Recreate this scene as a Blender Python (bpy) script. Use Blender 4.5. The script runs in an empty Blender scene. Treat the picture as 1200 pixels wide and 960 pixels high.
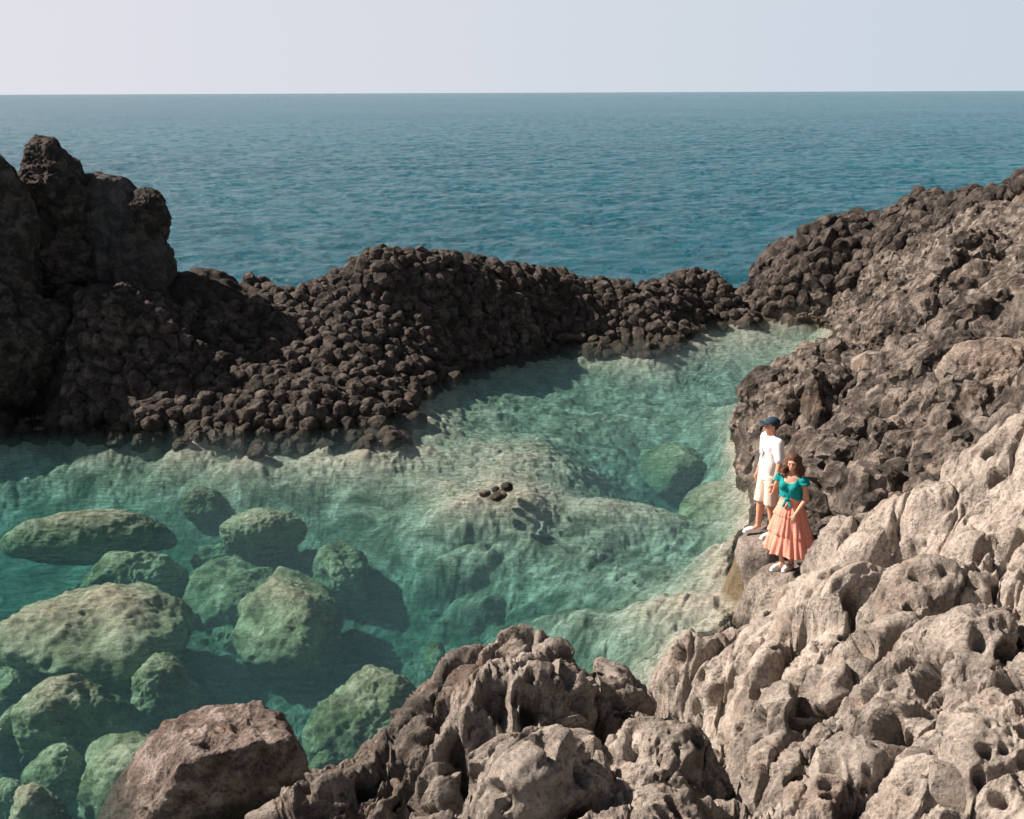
import bpy, math, random
import numpy as np
from mathutils import Vector, Matrix

random.seed(7)
C = bpy.context.scene.collection
S = bpy.context.scene

# ------------------------------------------------------------------ camera
CAMH = 7.2
FPX = 1287.0
PITCH = math.radians(16.1)
ROLL = math.radians(-0.22)
cd = bpy.data.cameras.new("camera")
cam = bpy.data.objects.new("camera", cd)
C.objects.link(cam)
cam.location = (0, 0, CAMH)
cam.rotation_euler = (Matrix.Rotation(math.pi / 2 - PITCH, 3, 'X') @ Matrix.Rotation(ROLL, 3, 'Z')).to_euler()
cd.sensor_width = 36.0
cd.lens = 36.0 * FPX / 1200.0
cd.clip_end = 60000
cd.clip_start = 0.1
S.camera = cam

# ------------------------------------------------------------------ light
SUN_EL = math.radians(41)
SUN_AZ = math.atan2(-0.96, 0.26)          # angle from +Y towards +X (clockwise seen from above)
sdir = Vector((math.sin(SUN_AZ) * math.cos(SUN_EL), math.cos(SUN_AZ) * math.cos(SUN_EL), math.sin(SUN_EL)))
w = bpy.data.worlds.new("World")
S.world = w
w.use_nodes = True
wn = w.node_tree.nodes
wl = w.node_tree.links
bg = wn["Background"]
sky = wn.new("ShaderNodeTexSky")
sky.sky_type = 'NISHITA'
sky.sun_disc = False
sky.sun_elevation = SUN_EL
sky.sun_rotation = SUN_AZ
sky.altitude = 0
sky.air_density = 1.0
sky.dust_density = 1.6
sky.ozone_density = 1.5
hsv = wn.new("ShaderNodeHueSaturation")
hsv.inputs['Saturation'].default_value = 0.62
hsv.inputs['Value'].default_value = 0.55
wl.new(sky.outputs[0], hsv.inputs['Color'])
# pale sea haze towards the horizon, brighter on the sun's side
tc = wn.new("ShaderNodeTexCoord")
sxyz = wn.new("ShaderNodeSeparateXYZ"); wl.new(tc.outputs['Generated'], sxyz.inputs[0])
hz = wn.new("ShaderNodeMapRange"); hz.inputs['From Min'].default_value = 0.10; hz.inputs['From Max'].default_value = 0.44
hz.inputs['To Min'].default_value = 1.0; hz.inputs['To Max'].default_value = 0.0
hz.interpolation_type = 'LINEAR'
wl.new(sxyz.outputs['Z'], hz.inputs['Value'])
sd = wn.new("ShaderNodeMapRange"); sd.inputs['From Min'].default_value = -0.5; sd.inputs['From Max'].default_value = 0.5
wl.new(sxyz.outputs['X'], sd.inputs['Value'])
hc = wn.new("ShaderNodeMix"); hc.data_type = 'RGBA'
SKYS = 0.05
hc.inputs[6].default_value = (0.365 / SKYS, 0.36 / SKYS, 0.39 / SKYS, 1)
hc.inputs[7].default_value = (0.27 / SKYS, 0.31 / SKYS, 0.35 / SKYS, 1)
wl.new(sd.outputs[0], hc.inputs[0])
mxs = wn.new("ShaderNodeMix"); mxs.data_type = 'RGBA'
wl.new(hz.outputs[0], mxs.inputs[0]); wl.new(hsv.outputs[0], mxs.inputs[6]); wl.new(hc.outputs[2], mxs.inputs[7])
wl.new(mxs.outputs[2], bg.inputs['Color'])
bg.inputs['Strength'].default_value = SKYS
sl = bpy.data.lights.new("sun", 'SUN')
sl.energy = 5.0
sl.angle = math.radians(0.5)
sl.color = (1.0, 0.87, 0.75)
so = bpy.data.objects.new("sun", sl)
C.objects.link(so)
so.rotation_euler = sdir.to_track_quat('Z', 'Y').to_euler()
so.location = sdir * 50
S.view_settings.view_transform = 'Standard'
S.view_settings.look = 'None'
S.view_settings.gamma = 1
S.view_settings.exposure = 1.08
S.render.engine = 'CYCLES'
S.cycles.use_denoising = True
S.cycles.max_bounces = 6
S.cycles.transparent_max_bounces = 12
S.cycles.volume_bounces = 0

# ------------------------------------------------------------------ numpy noise
def _h(ix, iy, iz, seed):
    h = (ix.astype(np.uint32) * np.uint32(374761393) + iy.astype(np.uint32) * np.uint32(668265263)
         + iz.astype(np.uint32) * np.uint32(2246822519) + np.uint32((seed * 3266489917) & 0xffffffff))
    h ^= h >> np.uint32(13)
    h *= np.uint32(1274126177)
    h ^= h >> np.uint32(16)
    h *= np.uint32(2654435761)
    h ^= h >> np.uint32(15)
    return h
_a = np.random.RandomState(3).normal(size=(256, 3))
GR = (_a / np.linalg.norm(_a, axis=1)[:, None]).astype(np.float32)

def perlin(P, f, seed=0):
    """gradient noise in about -1..1 at points P (n,3)"""
    Q = (P * f).astype(np.float32) + np.float32(1000.0)
    I = np.floor(Q).astype(np.int64)
    F = (Q - I).astype(np.float32)
    U = F * F * F * (F * (F * 6 - 15) + 10)
    out = np.zeros(len(P), np.float32)
    for dx in (0, 1):
        wx = U[:, 0] if dx else 1 - U[:, 0]
        for dy in (0, 1):
            wy = U[:, 1] if dy else 1 - U[:, 1]
            for dz in (0, 1):
                wz = U[:, 2] if dz else 1 - U[:, 2]
                g = GR[(_h(I[:, 0] + dx, I[:, 1] + dy, I[:, 2] + dz, seed) & np.uint32(255)).astype(np.int64)]
                out += wx * wy * wz * (g[:, 0] * (F[:, 0] - dx) + g[:, 1] * (F[:, 1] - dy) + g[:, 2] * (F[:, 2] - dz))
    return out * 1.5

def fbm(P, f, o, seed=0, gain=0.5, ridged=False, lac=2.03):
    a, s, t = 1.0, 0.0, 0.0
    for k in range(o):
        n = perlin(P, f, seed + k)
        if ridged:
            n = 1 - 2 * np.abs(n)
        s = s + a * n
        t += a
        a *= gain
        f *= lac
    return s / t

def worley(P, f, seed=0, jit=0.9):
    """F1, F2 and cell id (0..1); P (n,3)"""
    Q = (P * f).astype(np.float32) + np.float32(1000.0)
    I = np.floor(Q).astype(np.int64)
    F = Q - I
    f1 = np.full(len(P), 9.0, np.float32)
    f2 = np.full(len(P), 9.0, np.float32)
    cid = np.zeros(len(P), np.float32)
    for dx in (-1, 0, 1):
        for dy in (-1, 0, 1):
            for dz in (-1, 0, 1):
                h = _h(I[:, 0] + dx, I[:, 1] + dy, I[:, 2] + dz, seed)
                px = (h & np.uint32(1023)).astype(np.float32) / 1023
                py = ((h >> np.uint32(10)) & np.uint32(1023)).astype(np.float32) / 1023
                pz = ((h >> np.uint32(20)) & np.uint32(1023)).astype(np.float32) / 1023
                d = (dx + .5 + (px - .5) * jit - F[:, 0]) ** 2 + (dy + .5 + (py - .5) * jit - F[:, 1]) ** 2 + (dz + .5 + (pz - .5) * jit - F[:, 2]) ** 2
                n = d < f1
                f2 = np.where(n, f1, np.minimum(f2, d))
                cid = np.where(n, px * .7 + py * .3, cid)
                f1 = np.where(n, d, f1)
    return np.sqrt(f1), np.sqrt(f2), cid

def sst(a, b, x):
    t = np.clip((x - a) / (b - a), 0, 1)
    return t * t * (3 - 2 * t)

# ------------------------------------------------------------------ placing helpers
R3 = np.array(cam.rotation_euler.to_matrix())
def W(u, v, z):
    """world point at height z on the line of sight through photo pixel (u,v) of 1200x960"""
    d = R3 @ np.array([(u - 600) / FPX, (480 - v) / FPX, -1.0])
    t = (z - CAMH) / d[2]
    return np.array([d[0] * t, d[1] * t, z])
def WD(u, v, y):
    """world point at distance y in front of the viewpoint"""
    d = R3 @ np.array([(u - 600) / FPX, (480 - v) / FPX, -1.0])
    t = y / d[1]
    return np.array([d[0] * t, y, CAMH + d[2] * t])
def proj(P):
    q = (P - np.array([0, 0, CAMH])) @ R3
    return 600 + FPX * q[:, 0] / -q[:, 2], 480 - FPX * q[:, 1] / -q[:, 2]
def inpoly(u, v, poly):
    c = np.zeros(len(u), bool)
    n = len(poly)
    for i in range(n):
        x0, y0 = poly[i]
        x1, y1 = poly[(i + 1) % n]
        if y0 == y1:
            continue
        m = ((y0 > v) != (y1 > v)) & (u < (x1 - x0) * (v - y0) / (y1 - y0) + x0)
        c ^= m
    return c

# ------------------------------------------------------------------ terrain control
CP = []
def cp(*pts):
    for u, v, z in pts:
        CP.append(W(u, v, z))
def cpy(*pts):
    for u, v, y in pts:
        CP.append(WD(u, v, y))
def crest(pts, fac, zb):
    for u, v, z in pts:
        p = W(u, v, z)
        CP.append(p)
        CP.append(np.array([p[0] * fac, p[1] * fac, zb]))
# waterline, left bank
WLL = [(0,505),(75,498),(110,503),(200,510),(240,508),(300,520),(380,512),(430,512),(465,505),(487,480),(478,462),(505,448),(540,435),(590,415),(640,405),(700,404),(770,405),(797,395),(803,380),(830,373),(893,369)]
for u, v in WLL: CP.append(W(u, v, 0.0))
# waterline, back and right
WLR = [(870,358),(940,362),(990,362),(1012,370),(985,395),(965,412),(930,430),(905,460),(880,490),(864,508),(866,532),(885,552),(888,590),(868,628),(872,662),(888,692),(905,715)]
for u, v in WLR: CP.append(W(u, v, 0.0))
cp((898,735,.1),(870,722,.0),(845,722,0),(815,752,0),(795,790,0))
# pool bed
cp((470,520,-.5),(520,500,-.5),(400,530,-.6),(580,575,-.32),(640,600,-.5),(520,590,-.5),(430,600,-.9),(700,620,-.8),(760,640,-1.0),
   (600,680,-1.2),(500,650,-1.2),(540,720,-1.8),(700,700,-1.1),(800,690,-.5),(850,700,-.25),(760,740,-.8),(700,780,-1.1),(620,740,-1.6),
   (400,710,-2.0),(480,770,-1.9),(250,760,-1.9),(100,740,-1.8),(50,620,-1.6),(200,640,-1.7),(300,650,-1.7),(200,570,-1.3),(80,570,-1.4),
   (300,560,-1.05),(450,860,-1.9),(300,850,-1.9),(100,900,-1.8),(0,900,-1.8),(0,760,-1.8),(600,460,-.65),(700,440,-.65),(800,430,-.6),
   (900,395,-.3),(860,415,-.45),(700,500,-.85),(780,520,-1.15),(840,470,-.85),(830,560,-1.2),(880,378,-.3),(960,378,-.2),(950,398,-.2),
   (840,600,-1.5),(840,650,-.8),(40,530,-.9),(120,530,-.7),(250,535,-.5),(350,545,-.65),(550,455,-.5),(645,420,-.5),(740,418,-.5),(840,388,-.3),
   (-200,700,-2.5),(-200,560,-1.2),(-300,900,-2.5),(0,1150,-2.5),(300,1080,-1.5),(945,418,-.45),(970,395,-.35),(915,438,-.55),(992,378,-.3),(886,470,-.8),(1002,369,-.18),(845,353,-.2),(864,360,-.2),(822,348,-.2),(860,366,.22),(835,361,.28),(880,368,.1))
# foreground outcrop
crest([(330,955,.9),(400,905,1.35),(470,857,1.6),(510,815,1.8),(555,792,1.9),(592,762,2.0),(640,760,2.05),(672,790,1.95),(740,804,1.85),(788,830,1.7),(815,845,1.5)], 1.13, -1.5)
cp((450,955,1.6),(550,900,1.95),(650,850,2.05),(600,955,1.8),(750,900,1.95),(700,955,1.9),(800,940,1.8),(858,930,1.0),(858,880,.9),(850,990,1.0),
   (905,955,2.0),(950,850,2.2),(1000,950,2.5),(1100,900,2.7),(1200,960,2.9),(1200,850,3.0),(900,800,1.6),(850,790,1.0),(825,775,.6),
   (935,738,.55),(955,765,1.9),(1000,800,2.2),(1000,690,2.0),(1100,700,2.5),(1200,700,2.9),(1050,640,2.2),(965,650,1.6),(990,612,1.75),
   (1100,600,2.5),(1200,600,3.0),(905,690,.5),(1000,560,1.1),(960,600,.85),(1050,520,1.7),(1120,500,2.3),(1200,500,3.0),(1000,480,1.4),
   (950,480,1.15),(905,440,1.05),(880,500,.4),(892,535,.2),(925,500,.75),(960,540,.95),(1200,430,3.4),(1100,430,1.8),
   (1200,365,3.8),(1150,300,3.4),(1200,300,4.2),(1120,305,2.9),
   (880,335,.55),(940,335,.9),(1000,325,1.4),(1060,305,2.3),(1000,285,2.5),(940,295,1.9),
   (1400,500,4.3),(1400,300,5.6),(1400,800,4.2),(1600,960,4.0),(600,1250,2.0),(900,1250,2.4),(1250,1250,3.0),(350,1250,.8))
crest([(828,327,.9),(860,319,1.15),(900,299,1.7),(930,281,2.2),(960,273,2.6),(990,264,2.9),(1020,258,3.15),(1050,250,3.4),(1075,243,3.65),(1100,238,3.85),(1150,233,4.15),(1200,216,4.75),(1300,202,5.3)], 1.10, -1.2)
# left bank
cpy((1005,402,31.6),(1000,440,26.2),(1040,425,26.9),(1060,372,31.4),(1100,350,30),(985,418,29.9),(1035,354,36.5),(1025,385,32.6))
cpy((0,470,24.2),(60,470,24.2),(100,480,23.9),(100,445,24.9),(180,445,24.9),(180,485,23.7),(0,420,25.6),(80,400,26.4),(150,385,27.2),(150,350,28.8),(50,350,28.6),
    (300,490,23.5),(300,445,25.3),(300,400,27.2),(380,480,23.9),(380,440,25.8),(400,400,27.4),(440,350,29.8),(440,485,24.0),(480,440,27.2),(520,400,29.5),(560,370,31.2),
    (620,370,32.2),(640,340,33.4),(700,370,33.6),(760,370,33.6),(760,348,35),(680,388,32.8),(800,352,35.2),(850,340,36.6))
crest([(110,325,3.0),(200,331,2.3),(250,326,2.25),(300,343,2.0),(345,343,2.0),(390,325,2.3),(440,296,2.85),(480,297,2.8),(520,301,2.6),(560,307,2.3),(600,314,2.0),(650,324,1.7),(700,331,1.4),(740,337,1.1),(785,327,1.0),(810,322,1.0)], 1.09, -1.5)
cp((450,530,-.55),(500,520,-.5),(520,540,-.5),(540,560,-.45),(480,505,-.4),(430,528,-.5),(560,520,-.5),(505,490,-.4),(390,545,-.65),(470,560,-.6),(620,560,-.45),(660,540,-.55))
cp((-60,540,-.6),(0,530,-.45),(60,525,-.4),(130,522,-.3),(-40,515,-.2))
for _p in ((-15,24.5,2.2),(-18,25,2.4),(-20,22.5,-.2),(-14.5,28,3.2),(-20,28,4),(-15,30.5,2.0),(-12,31.8,-1)): CP.append(np.array(_p, float))
for x, y in ((-26,42),(-10,46),(10,50),(26,46),(36,38),(-30,30)): CP.append(np.array([x, y, -4.0]))
CP = np.array(CP)
def _phi(r2):
    return 0.5 * r2 * np.log(r2 + 1e-6)
_n = len(CP)
_D = ((CP[:, None, :2] - CP[None, :, :2]) ** 2).sum(-1)
_K = _phi(_D) + np.eye(_n) * 0.25
_P = np.c_[np.ones(_n), CP[:, :2]]
_A = np.block([[_K, _P], [_P.T, np.zeros((3, 3))]])
_sol = np.linalg.solve(_A, np.r_[CP[:, 2], 0, 0, 0])
_sf = _sol.astype(np.float32)
def rbf(X, Y):
    out = np.empty(len(X), np.float32)
    cx = CP[:, 0].astype(np.float32); cy = CP[:, 1].astype(np.float32)
    for a in range(0, len(X), 60000):
        x = X[a:a+60000].astype(np.float32); y = Y[a:a+60000].astype(np.float32)
        r2 = (x[:, None] - cx) ** 2 + (y[:, None] - cy) ** 2
        out[a:a+60000] = _phi(r2) @ _sf[:_n] + _sf[_n] + _sf[_n+1] * x + _sf[_n+2] * y
    return out

# kind of rock along the coast: (u, v, z, smooth 0..1, pale 0..1, block size m)
ZK = [(W(u, v, z)[:2], s, p) for u, v, z, s, p in [
    (450,900,1.8,.15,.5),(600,850,2,.45,.75),(560,930,1.9,.5,.7),(700,900,1.9,.7,.95),(740,830,1.9,.55,.7),(640,780,2,.35,.72),(480,870,1.6,.1,.42),(800,920,1.8,.6,.6),
    (900,770,1.5,.9,1.),(850,740,.6,.5,.6),(950,850,2.2,.5,.75),(1000,950,2.5,.7,.8),(1150,900,2.8,.75,.95),(1000,670,2.1,.95,.9),(1050,760,2.3,.55,.7),(1150,780,2.9,.5,.75),
    (960,660,1.6,.9,.9),(1100,620,2.5,.9,.95),(1180,640,2.9,.8,.9),(1150,560,2.8,.8,.8),(1060,560,1.8,.6,.7),(1000,580,1.4,.35,.4),(960,560,1.2,.1,.15),(1000,500,1.6,.0,.1),
    (920,510,1.1,.9,.8),(960,490,1.5,.1,.15),(890,440,1.3,.15,.2),(950,440,1.3,.1,.15),(1050,430,1.6,.3,.5),(1100,420,2.1,.8,.75),(1150,480,2.6,.4,.45),(1100,490,2.2,.0,.1),
    (1180,400,3.2,.3,.5),(1120,360,2.4,.1,.3),(1180,330,3.8,.1,.4),(1150,350,3.0,.0,.2),(1190,360,3.6,.2,.45),(1190,250,4.8,.5,.5),(1080,340,1.9,.1,.35),(1000,400,.8,.15,.45),(1030,380,.9,.15,.45),(1060,470,1.8,.1,.15),(980,530,1.3,.0,.05),(1030,540,1.6,.2,.2),(950,610,1.1,.1,.15),(1000,470,1.6,.0,.05),(1100,520,2.2,.1,.15),(1060,590,1.8,.3,.35),(1020,600,1.5,.2,.2),(920,560,1.0,.1,.15),(1130,510,2.6,.1,.2),(1040,450,1.7,.0,.1),(960,445,1.4,.05,.1),(1140,440,2.9,.3,.4),(1080,390,2.0,.3,.45),(1150,380,3.0,.3,.5),
    (890,640,.8,.4,.6),(920,690,.8,.4,.7),(940,600,1.1,.1,.2),(1000,290,2.4,.2,.12),(900,320,.8,.2,.15),(950,350,.6,.2,.45),(1150,230,4.4,.2,.12),(1090,270,3.4,.2,.12),(870,525,.4,.4,.4),
    (100,430,1.6,.2,.1),(400,420,1.,.2,.1),(700,360,.9,.2,.1),(0,380,2.4,.4,.1),(250,335,2.2,.8,.12),(860,470,.4,.3,.2)]]
def zones(X, Y):
    n = len(X)
    s = np.zeros(n, np.float32); p = np.zeros(n, np.float32); wt = np.zeros(n, np.float32)
    for c, a, b in ZK:
        r = math.hypot(*c)
        d2 = ((X - c[0]) ** 2 + (Y - c[1]) ** 2) / (0.05 * r) ** 2
        k = 1.0 / (0.15 + d2) ** 2
        s += k * a; p += k * b; wt += k
    return s / wt, p / wt

# domes that swell out of the rock: (u, v, ztop, rx, ry, height, rotation deg, exponent)
DOMES = [
    (605,775,2.25,.75,.6,1.1,20,2.2),(700,840,2.15,1.0,.8,.9,-20,2.4),(560,850,2.05,.8,.7,.9,30,2.2),(760,860,2.1,.8,.9,1.0,-35,2.6),(640,900,2.2,.9,.6,.8,60,2.4),
    (480,900,1.75,.6,.5,.8,40,2.0),(780,925,2.05,.7,.8,1.0,-10,2.6),(420,925,1.5,.5,.4,.8,0,2.0),
    (1000,672,2.45,.95,.62,1.0,-28,2.6),(900,765,1.75,.42,.85,1.1,-32,2.4),(1045,620,2.45,.7,.5,.7,10,2.6),(1090,578,2.75,.75,.6,.9,-10,2.6),(1120,680,2.75,.8,.7,.6,-20,2.4),
    (960,790,2.3,.6,.5,.7,-30,2.4),(1080,830,2.75,.9,.55,.8,-35,2.4),(1150,870,3.0,.6,.9,.9,-20,2.6),(930,880,2.15,.45,.7,.8,-35,2.4),(1010,900,2.6,.55,.7,.7,-30,2.4),
    (1180,740,3.05,.6,.6,.6,0,2.4),(1060,750,2.55,.6,.4,.5,-20,2.4),(1180,620,3.1,.8,.6,.7,0,2.4),(830,760,.95,.7,.55,1.3,-20,2.2),(985,555,1.5,.6,.45,.6,-10,2.2),(1050,545,1.9,.55,.4,.6,-20,2.4),
    (918,452,1.2,.8,.7,1.3,0,3.0),(980,455,1.5,1.3,.7,.8,-12,2.6),(912,512,.8,.7,.5,.8,30,3.0),(1020,495,1.9,1.2,.6,.7,-10,2.4),(1090,480,2.55,.9,.6,.8,10,2.2),(1155,452,3.1,1.0,.8,1.0,15,3.0),
    (1060,430,1.3,1.3,.6,.7,-25,2.2),(1110,400,2.1,1.4,.7,.8,-35,2.6),(1180,370,3.9,1.3,.9,1.0,-30,2.4),(1100,335,2.8,1.6,.8,.9,-35,2.2),(1160,290,4.0,1.5,.9,1.0,-35,2.2),(1055,368,1.2,1.0,.6,.6,-25,2.2),
    (894,628,.86,.40,.5,1.3,0,3.4),(914,668,.80,.45,.5,1.0,-20,3.0),
    (445,297,2.9,.9,.8,.6,0,2.2),(1003,257,3.15,1.5,.8,.5,0,2.4),
    (250,330,2.3,1.8,.8,.6,0,2.6),
    # drowned humps on the bed
    (580,578,-.22,1.4,.8,.5,0,2.4),(720,590,-.5,2.0,.9,.7,-10,2.4),(650,640,-.75,1.4,.5,.7,-12,2.4),(560,640,-.8,1.2,.5,.7,10,2.4),(820,700,-.2,1.3,.8,.5,0,2.4),(700,725,-.8,1.6,.8,.6,-20,2.4),(560,700,-1.3,1.0,.6,.8,20,2.4),
]
MAN = W(897, 627, .86); WOM = W(921, 664, .80)
# hollows cut into the rock: (u, v, z on surface, radius x, radius y, depth, rot)
PITS = [(932,735,.55,.34,.3,.3,0),(925,722,.6,.25,.25,.2,0),(865,780,1.2,.13,.1,.5,0),(1165,632,2.9,.14,.11,.5,20),(1155,650,2.85,.1,.08,.35,0),(1172,657,2.9,.07,.06,.3,0),(1105,670,2.6,.09,.07,.3,0),(1128,690,2.7,.1,.08,.35,0),(1140,682,2.7,.08,.06,.3,0),(1120,700,2.7,.08,.06,.3,0),
        (1033,642,2.2,.22,.16,.35,-30),(985,765,2.2,.28,.2,.5,-30),(1000,740,2.2,.2,.16,.3,-20),(1120,622,2.6,.14,.12,.2,0),(1060,605,2.2,.14,.1,.3,0),(925,765,1.8,.12,.3,.4,-30),(945,750,1.9,.09,.2,.35,-20),(930,790,1.9,.12,.08,.35,0),
        (985,880,2.4,.32,.2,.45,-25),(940,815,2.0,.1,.1,.3,0),(895,830,1.7,.14,.22,.5,-20),(870,850,1.4,.16,.16,.5,0),(1150,790,2.9,.14,.07,.35,10),(1100,900,2.75,.14,.12,.4,0),(1105,880,2.75,.1,.08,.3,0),(1100,925,2.75,.1,.1,.35,0),(1115,855,2.8,.08,.07,.3,0),
        (1040,565,1.5,.26,.16,.7,0),(1000,600,1.4,.3,.2,.6,0),(995,605,1.3,.2,.15,.5,0),(715,840,2.0,.28,.2,.4,-20),(690,800,1.9,.2,.12,.35,-30),(655,850,2.0,.06,.4,.25,5),(580,815,1.9,.22,.14,.3,20),(520,860,1.8,.15,.12,.3,0),(545,905,1.8,.12,.2,.3,20),(480,930,1.6,.1,.14,.25,20),(690,880,2.0,.12,.1,.2,0),
        (1000,950,2.5,.16,.12,.35,0),(940,930,2.2,.12,.18,.4,-20),(1170,560,2.9,.14,.1,.3,0),(1150,600,2.8,.1,.06,.2,0)]

def base(X, Y):
    P2 = np.c_[X, Y, np.zeros(len(X))]
    # wander so that no contour is smooth
    wx = fbm(P2, .55, 3, 11) * .35
    wy = fbm(P2, .55, 3, 17) * .35
    H = rbf(X + wx * .6, Y + wy * .6)
    for u, v, zt, rx, ry, h, rot, ex in DOMES:
        c = W(u, v, zt)
        a = math.radians(rot)
        k = .5 if zt > -.05 else .8
        dx = X - c[0] + wx * k; dy = Y - c[1] + wy * k
        m = (np.abs(dx) < 2.2 * max(rx, ry)) & (np.abs(dy) < 2.2 * max(rx, ry))
        ex_ = dx[m] * math.cos(a) + dy[m] * math.sin(a)
        ey_ = -dx[m] * math.sin(a) + dy[m] * math.cos(a)
        d = np.sqrt((ex_ / rx) ** 2 + (ey_ / ry) ** 2)
        top = zt - h * d ** ex
        b = H[m]
        t = top - b
        kk = .06
        H[m] = b + np.where(t > 8 * kk, t, kk * np.log1p(np.exp(np.clip(t / kk, -30, 30))))
    return H

# polar sheet of terrain around the viewpoint (finer near it)
NT, NR = 1260, 1200
TH = np.radians(np.linspace(-34, 36, NT))
RR = 3.4 * np.exp(np.linspace(0, math.log(50 / 3.4), NR))
T2, R2 = np.meshgrid(TH, RR)
GX = (R2 * np.sin(T2)).ravel(); GY = (R2 * np.cos(T2)).ravel()
H0 = base(GX, GY)
smo, pale = zones(GX + fbm(np.c_[GX, GY, GX * 0], .8, 2, 61) * .5, GY + fbm(np.c_[GX, GY, GX * 0], .8, 2, 71) * .5)
P2 = np.c_[GX, GY, GX * 0]
under = sst(.05, -.25, H0)
dist = np.sqrt(GX ** 2 + GY ** 2)
far = sst(9, 20, dist)
# blocky billows: cells of rock with creases between them
aniso = (1 - np.clip(sst(19, 22, GY) * sst(6.5, 4.5, GX) + sst(30, 33, GY), 0, 1))
def grain(A):
    """stretch the pattern along the slope's bedding (running away to the right)"""
    a = (A[:, 0] * .8 + A[:, 1] * .6); b = (-A[:, 0] * .6 + A[:, 1] * .8)
    return np.c_[a * (1 - .45 * aniso), b * (1 + .35 * aniso), A[:, 2]]
PW = grain(np.c_[GX + fbm(P2, 1.3, 3, 23) * .28, GY + fbm(P2, 1.3, 3, 29) * .28, H0 * .8])
def billow(f, seed):
    f1, f2, cid = worley(PW * np.array([1, 1, 1]), f, seed)
    return (f2 - f1), f1, cid
b1, q1, c1 = billow(.75, 1)
b2, q2, c2 = billow(1.9, 2)
b3, q3, c3 = billow(4.6, 3)
rough = 1 - smo
bank = sst(19, 22, GY) * sst(6.5, 4.5, GX) + sst(30, 33, GY)
bank = np.clip(bank, 0, 1)
rough = rough * (1 - .62 * bank)
H = H0.copy()
c1 = .5 + (c1 - .5) * sst(0, .22, b1); c2 = .5 + (c2 - .5) * sst(0, .25, b2)
land = 1 - under
b1s = 1 - .6 * bank
H += land * (rough * b1s * (.52 * (sst(0, .5, b1) - .6) + .36 * (c1 - .5)) + smo * .16 * (sst(0, .25, b1) - .8))
H += land * (rough * (1 - .45 * sst(15, 11, dist)) * (.17 * (sst(0, .45, b2) - .6) + .14 * (c2 - .5)) + smo * .05 * (sst(0, .2, b2) - .9) - .12 * land * aniso * sst(.07, .0, b1 + .04 * fbm(P2, 3, 2, 33)) - .06 * aniso * sst(.06, .0, b2))
H += land * rough * (1 - .5 * sst(15, 11, dist)) * (.07 * (sst(0, .4, b3) - .6))
H += under * (.05 * (sst(0, .5, b2) - .6) + .04 * (c2 - .5) + .05 * (sst(0, .5, b3) - .5) + .18 * fbm(P2, .9, 3, 43))
for u, v, z, rx, ry, dp, rot in PITS:
    c = W(u, v, z); a = math.radians(rot)
    dx = GX - c[0]; dy = GY - c[1]
    m = (np.abs(dx) < 2.5 * max(rx, ry)) & (np.abs(dy) < 2.5 * max(rx, ry))
    wob = 1 + .35 * perlin(P2[m], 5, 91)
    ex_ = dx[m] * math.cos(a) + dy[m] * math.sin(a); ey_ = -dx[m] * math.sin(a) + dy[m] * math.cos(a)
    d = np.sqrt((ex_ / rx) ** 2 + (ey_ / ry) ** 2) * wob
    H[m] -= 1.7 * dp * sst(1.25, .75, d)
u00, v00 = proj(np.c_[GX, GY, GX * 0])
chan = inpoly(u00, v00, [(806,342),(832,347),(876,361),(868,366),(840,362),(806,351)])
H[chan] = np.minimum(H[chan], -.22)
# level the ledge under the two people
for p, rr in ((MAN, .32), (WOM, .34)):
    d = np.sqrt((GX - p[0]) ** 2 + (GY - p[1]) ** 2)
    k = sst(rr * 2.0, rr * .8, d) * .93
    H = H * (1 - k) + (p[2] - .02) * k
# 3D displacement along the normal
def grid_normals(P):
    G = P.reshape(NR, NT, 3)
    a = np.gradient(G, axis=0); b = np.gradient(G, axis=1)
    n = np.cross(b, a).reshape(-1, 3)
    n /= np.linalg.norm(n, axis=1)[:, None] + 1e-9
    n[n[:, 2] < 0] *= -1
    return n
def blur(A, k, it=2):
    A = A.reshape(NR, NT, -1)
    for _ in range(it):
        for ax in (0, 1):
            c_ = np.cumsum(np.pad(A, [(k + 1, k) if q == ax else (0, 0) for q in range(3)], mode='edge'), axis=ax)
            n_ = A.shape[ax]
            A = (np.take(c_, np.arange(2 * k + 1, 2 * k + 1 + n_), axis=ax) - np.take(c_, np.arange(n_), axis=ax)) / (2 * k + 1)
    return A.reshape(NR * NT, -1)
H = blur(H[:, None], 1, 1)[:, 0]
P = np.c_[GX, GY, H].astype(float)
Ps = np.c_[GX, GY, blur(H[:, None], 4)[:, 0]]
N = blur(grid_normals(np.c_[GX, GY, blur(H[:, None], 5)[:, 0]]), 6)
N /= np.linalg.norm(N, axis=1)[:, None]
ppl = np.minimum(np.hypot(GX - MAN[0], GY - MAN[1]), np.hypot(GX - WOM[0], GY - WOM[1]))
calm = .25 + .75 * sst(.3, .7, ppl)
Pu = np.c_[GX, GY, blur(H[:, None], 16)[:, 0]]
Ps[:, 2] = Ps[:, 2] * (1 - under) + Pu[:, 2] * under
Q = Ps + 0.12 * np.c_[fbm(Ps, 1.6, 2, 101), fbm(Ps, 1.6, 2, 111), fbm(Ps, 1.6, 2, 121)]
Qg = grain(Q)
d = (.15 * rough * (1 - .45 * under) + .085) * fbm(Qg, 1.5, 5, 131, ridged=True, gain=.46)
d += (.03 * rough + .026) * (1 - .5 * under) * fbm(Qg, 6.5, 3, 141, ridged=True, gain=.5)
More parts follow.
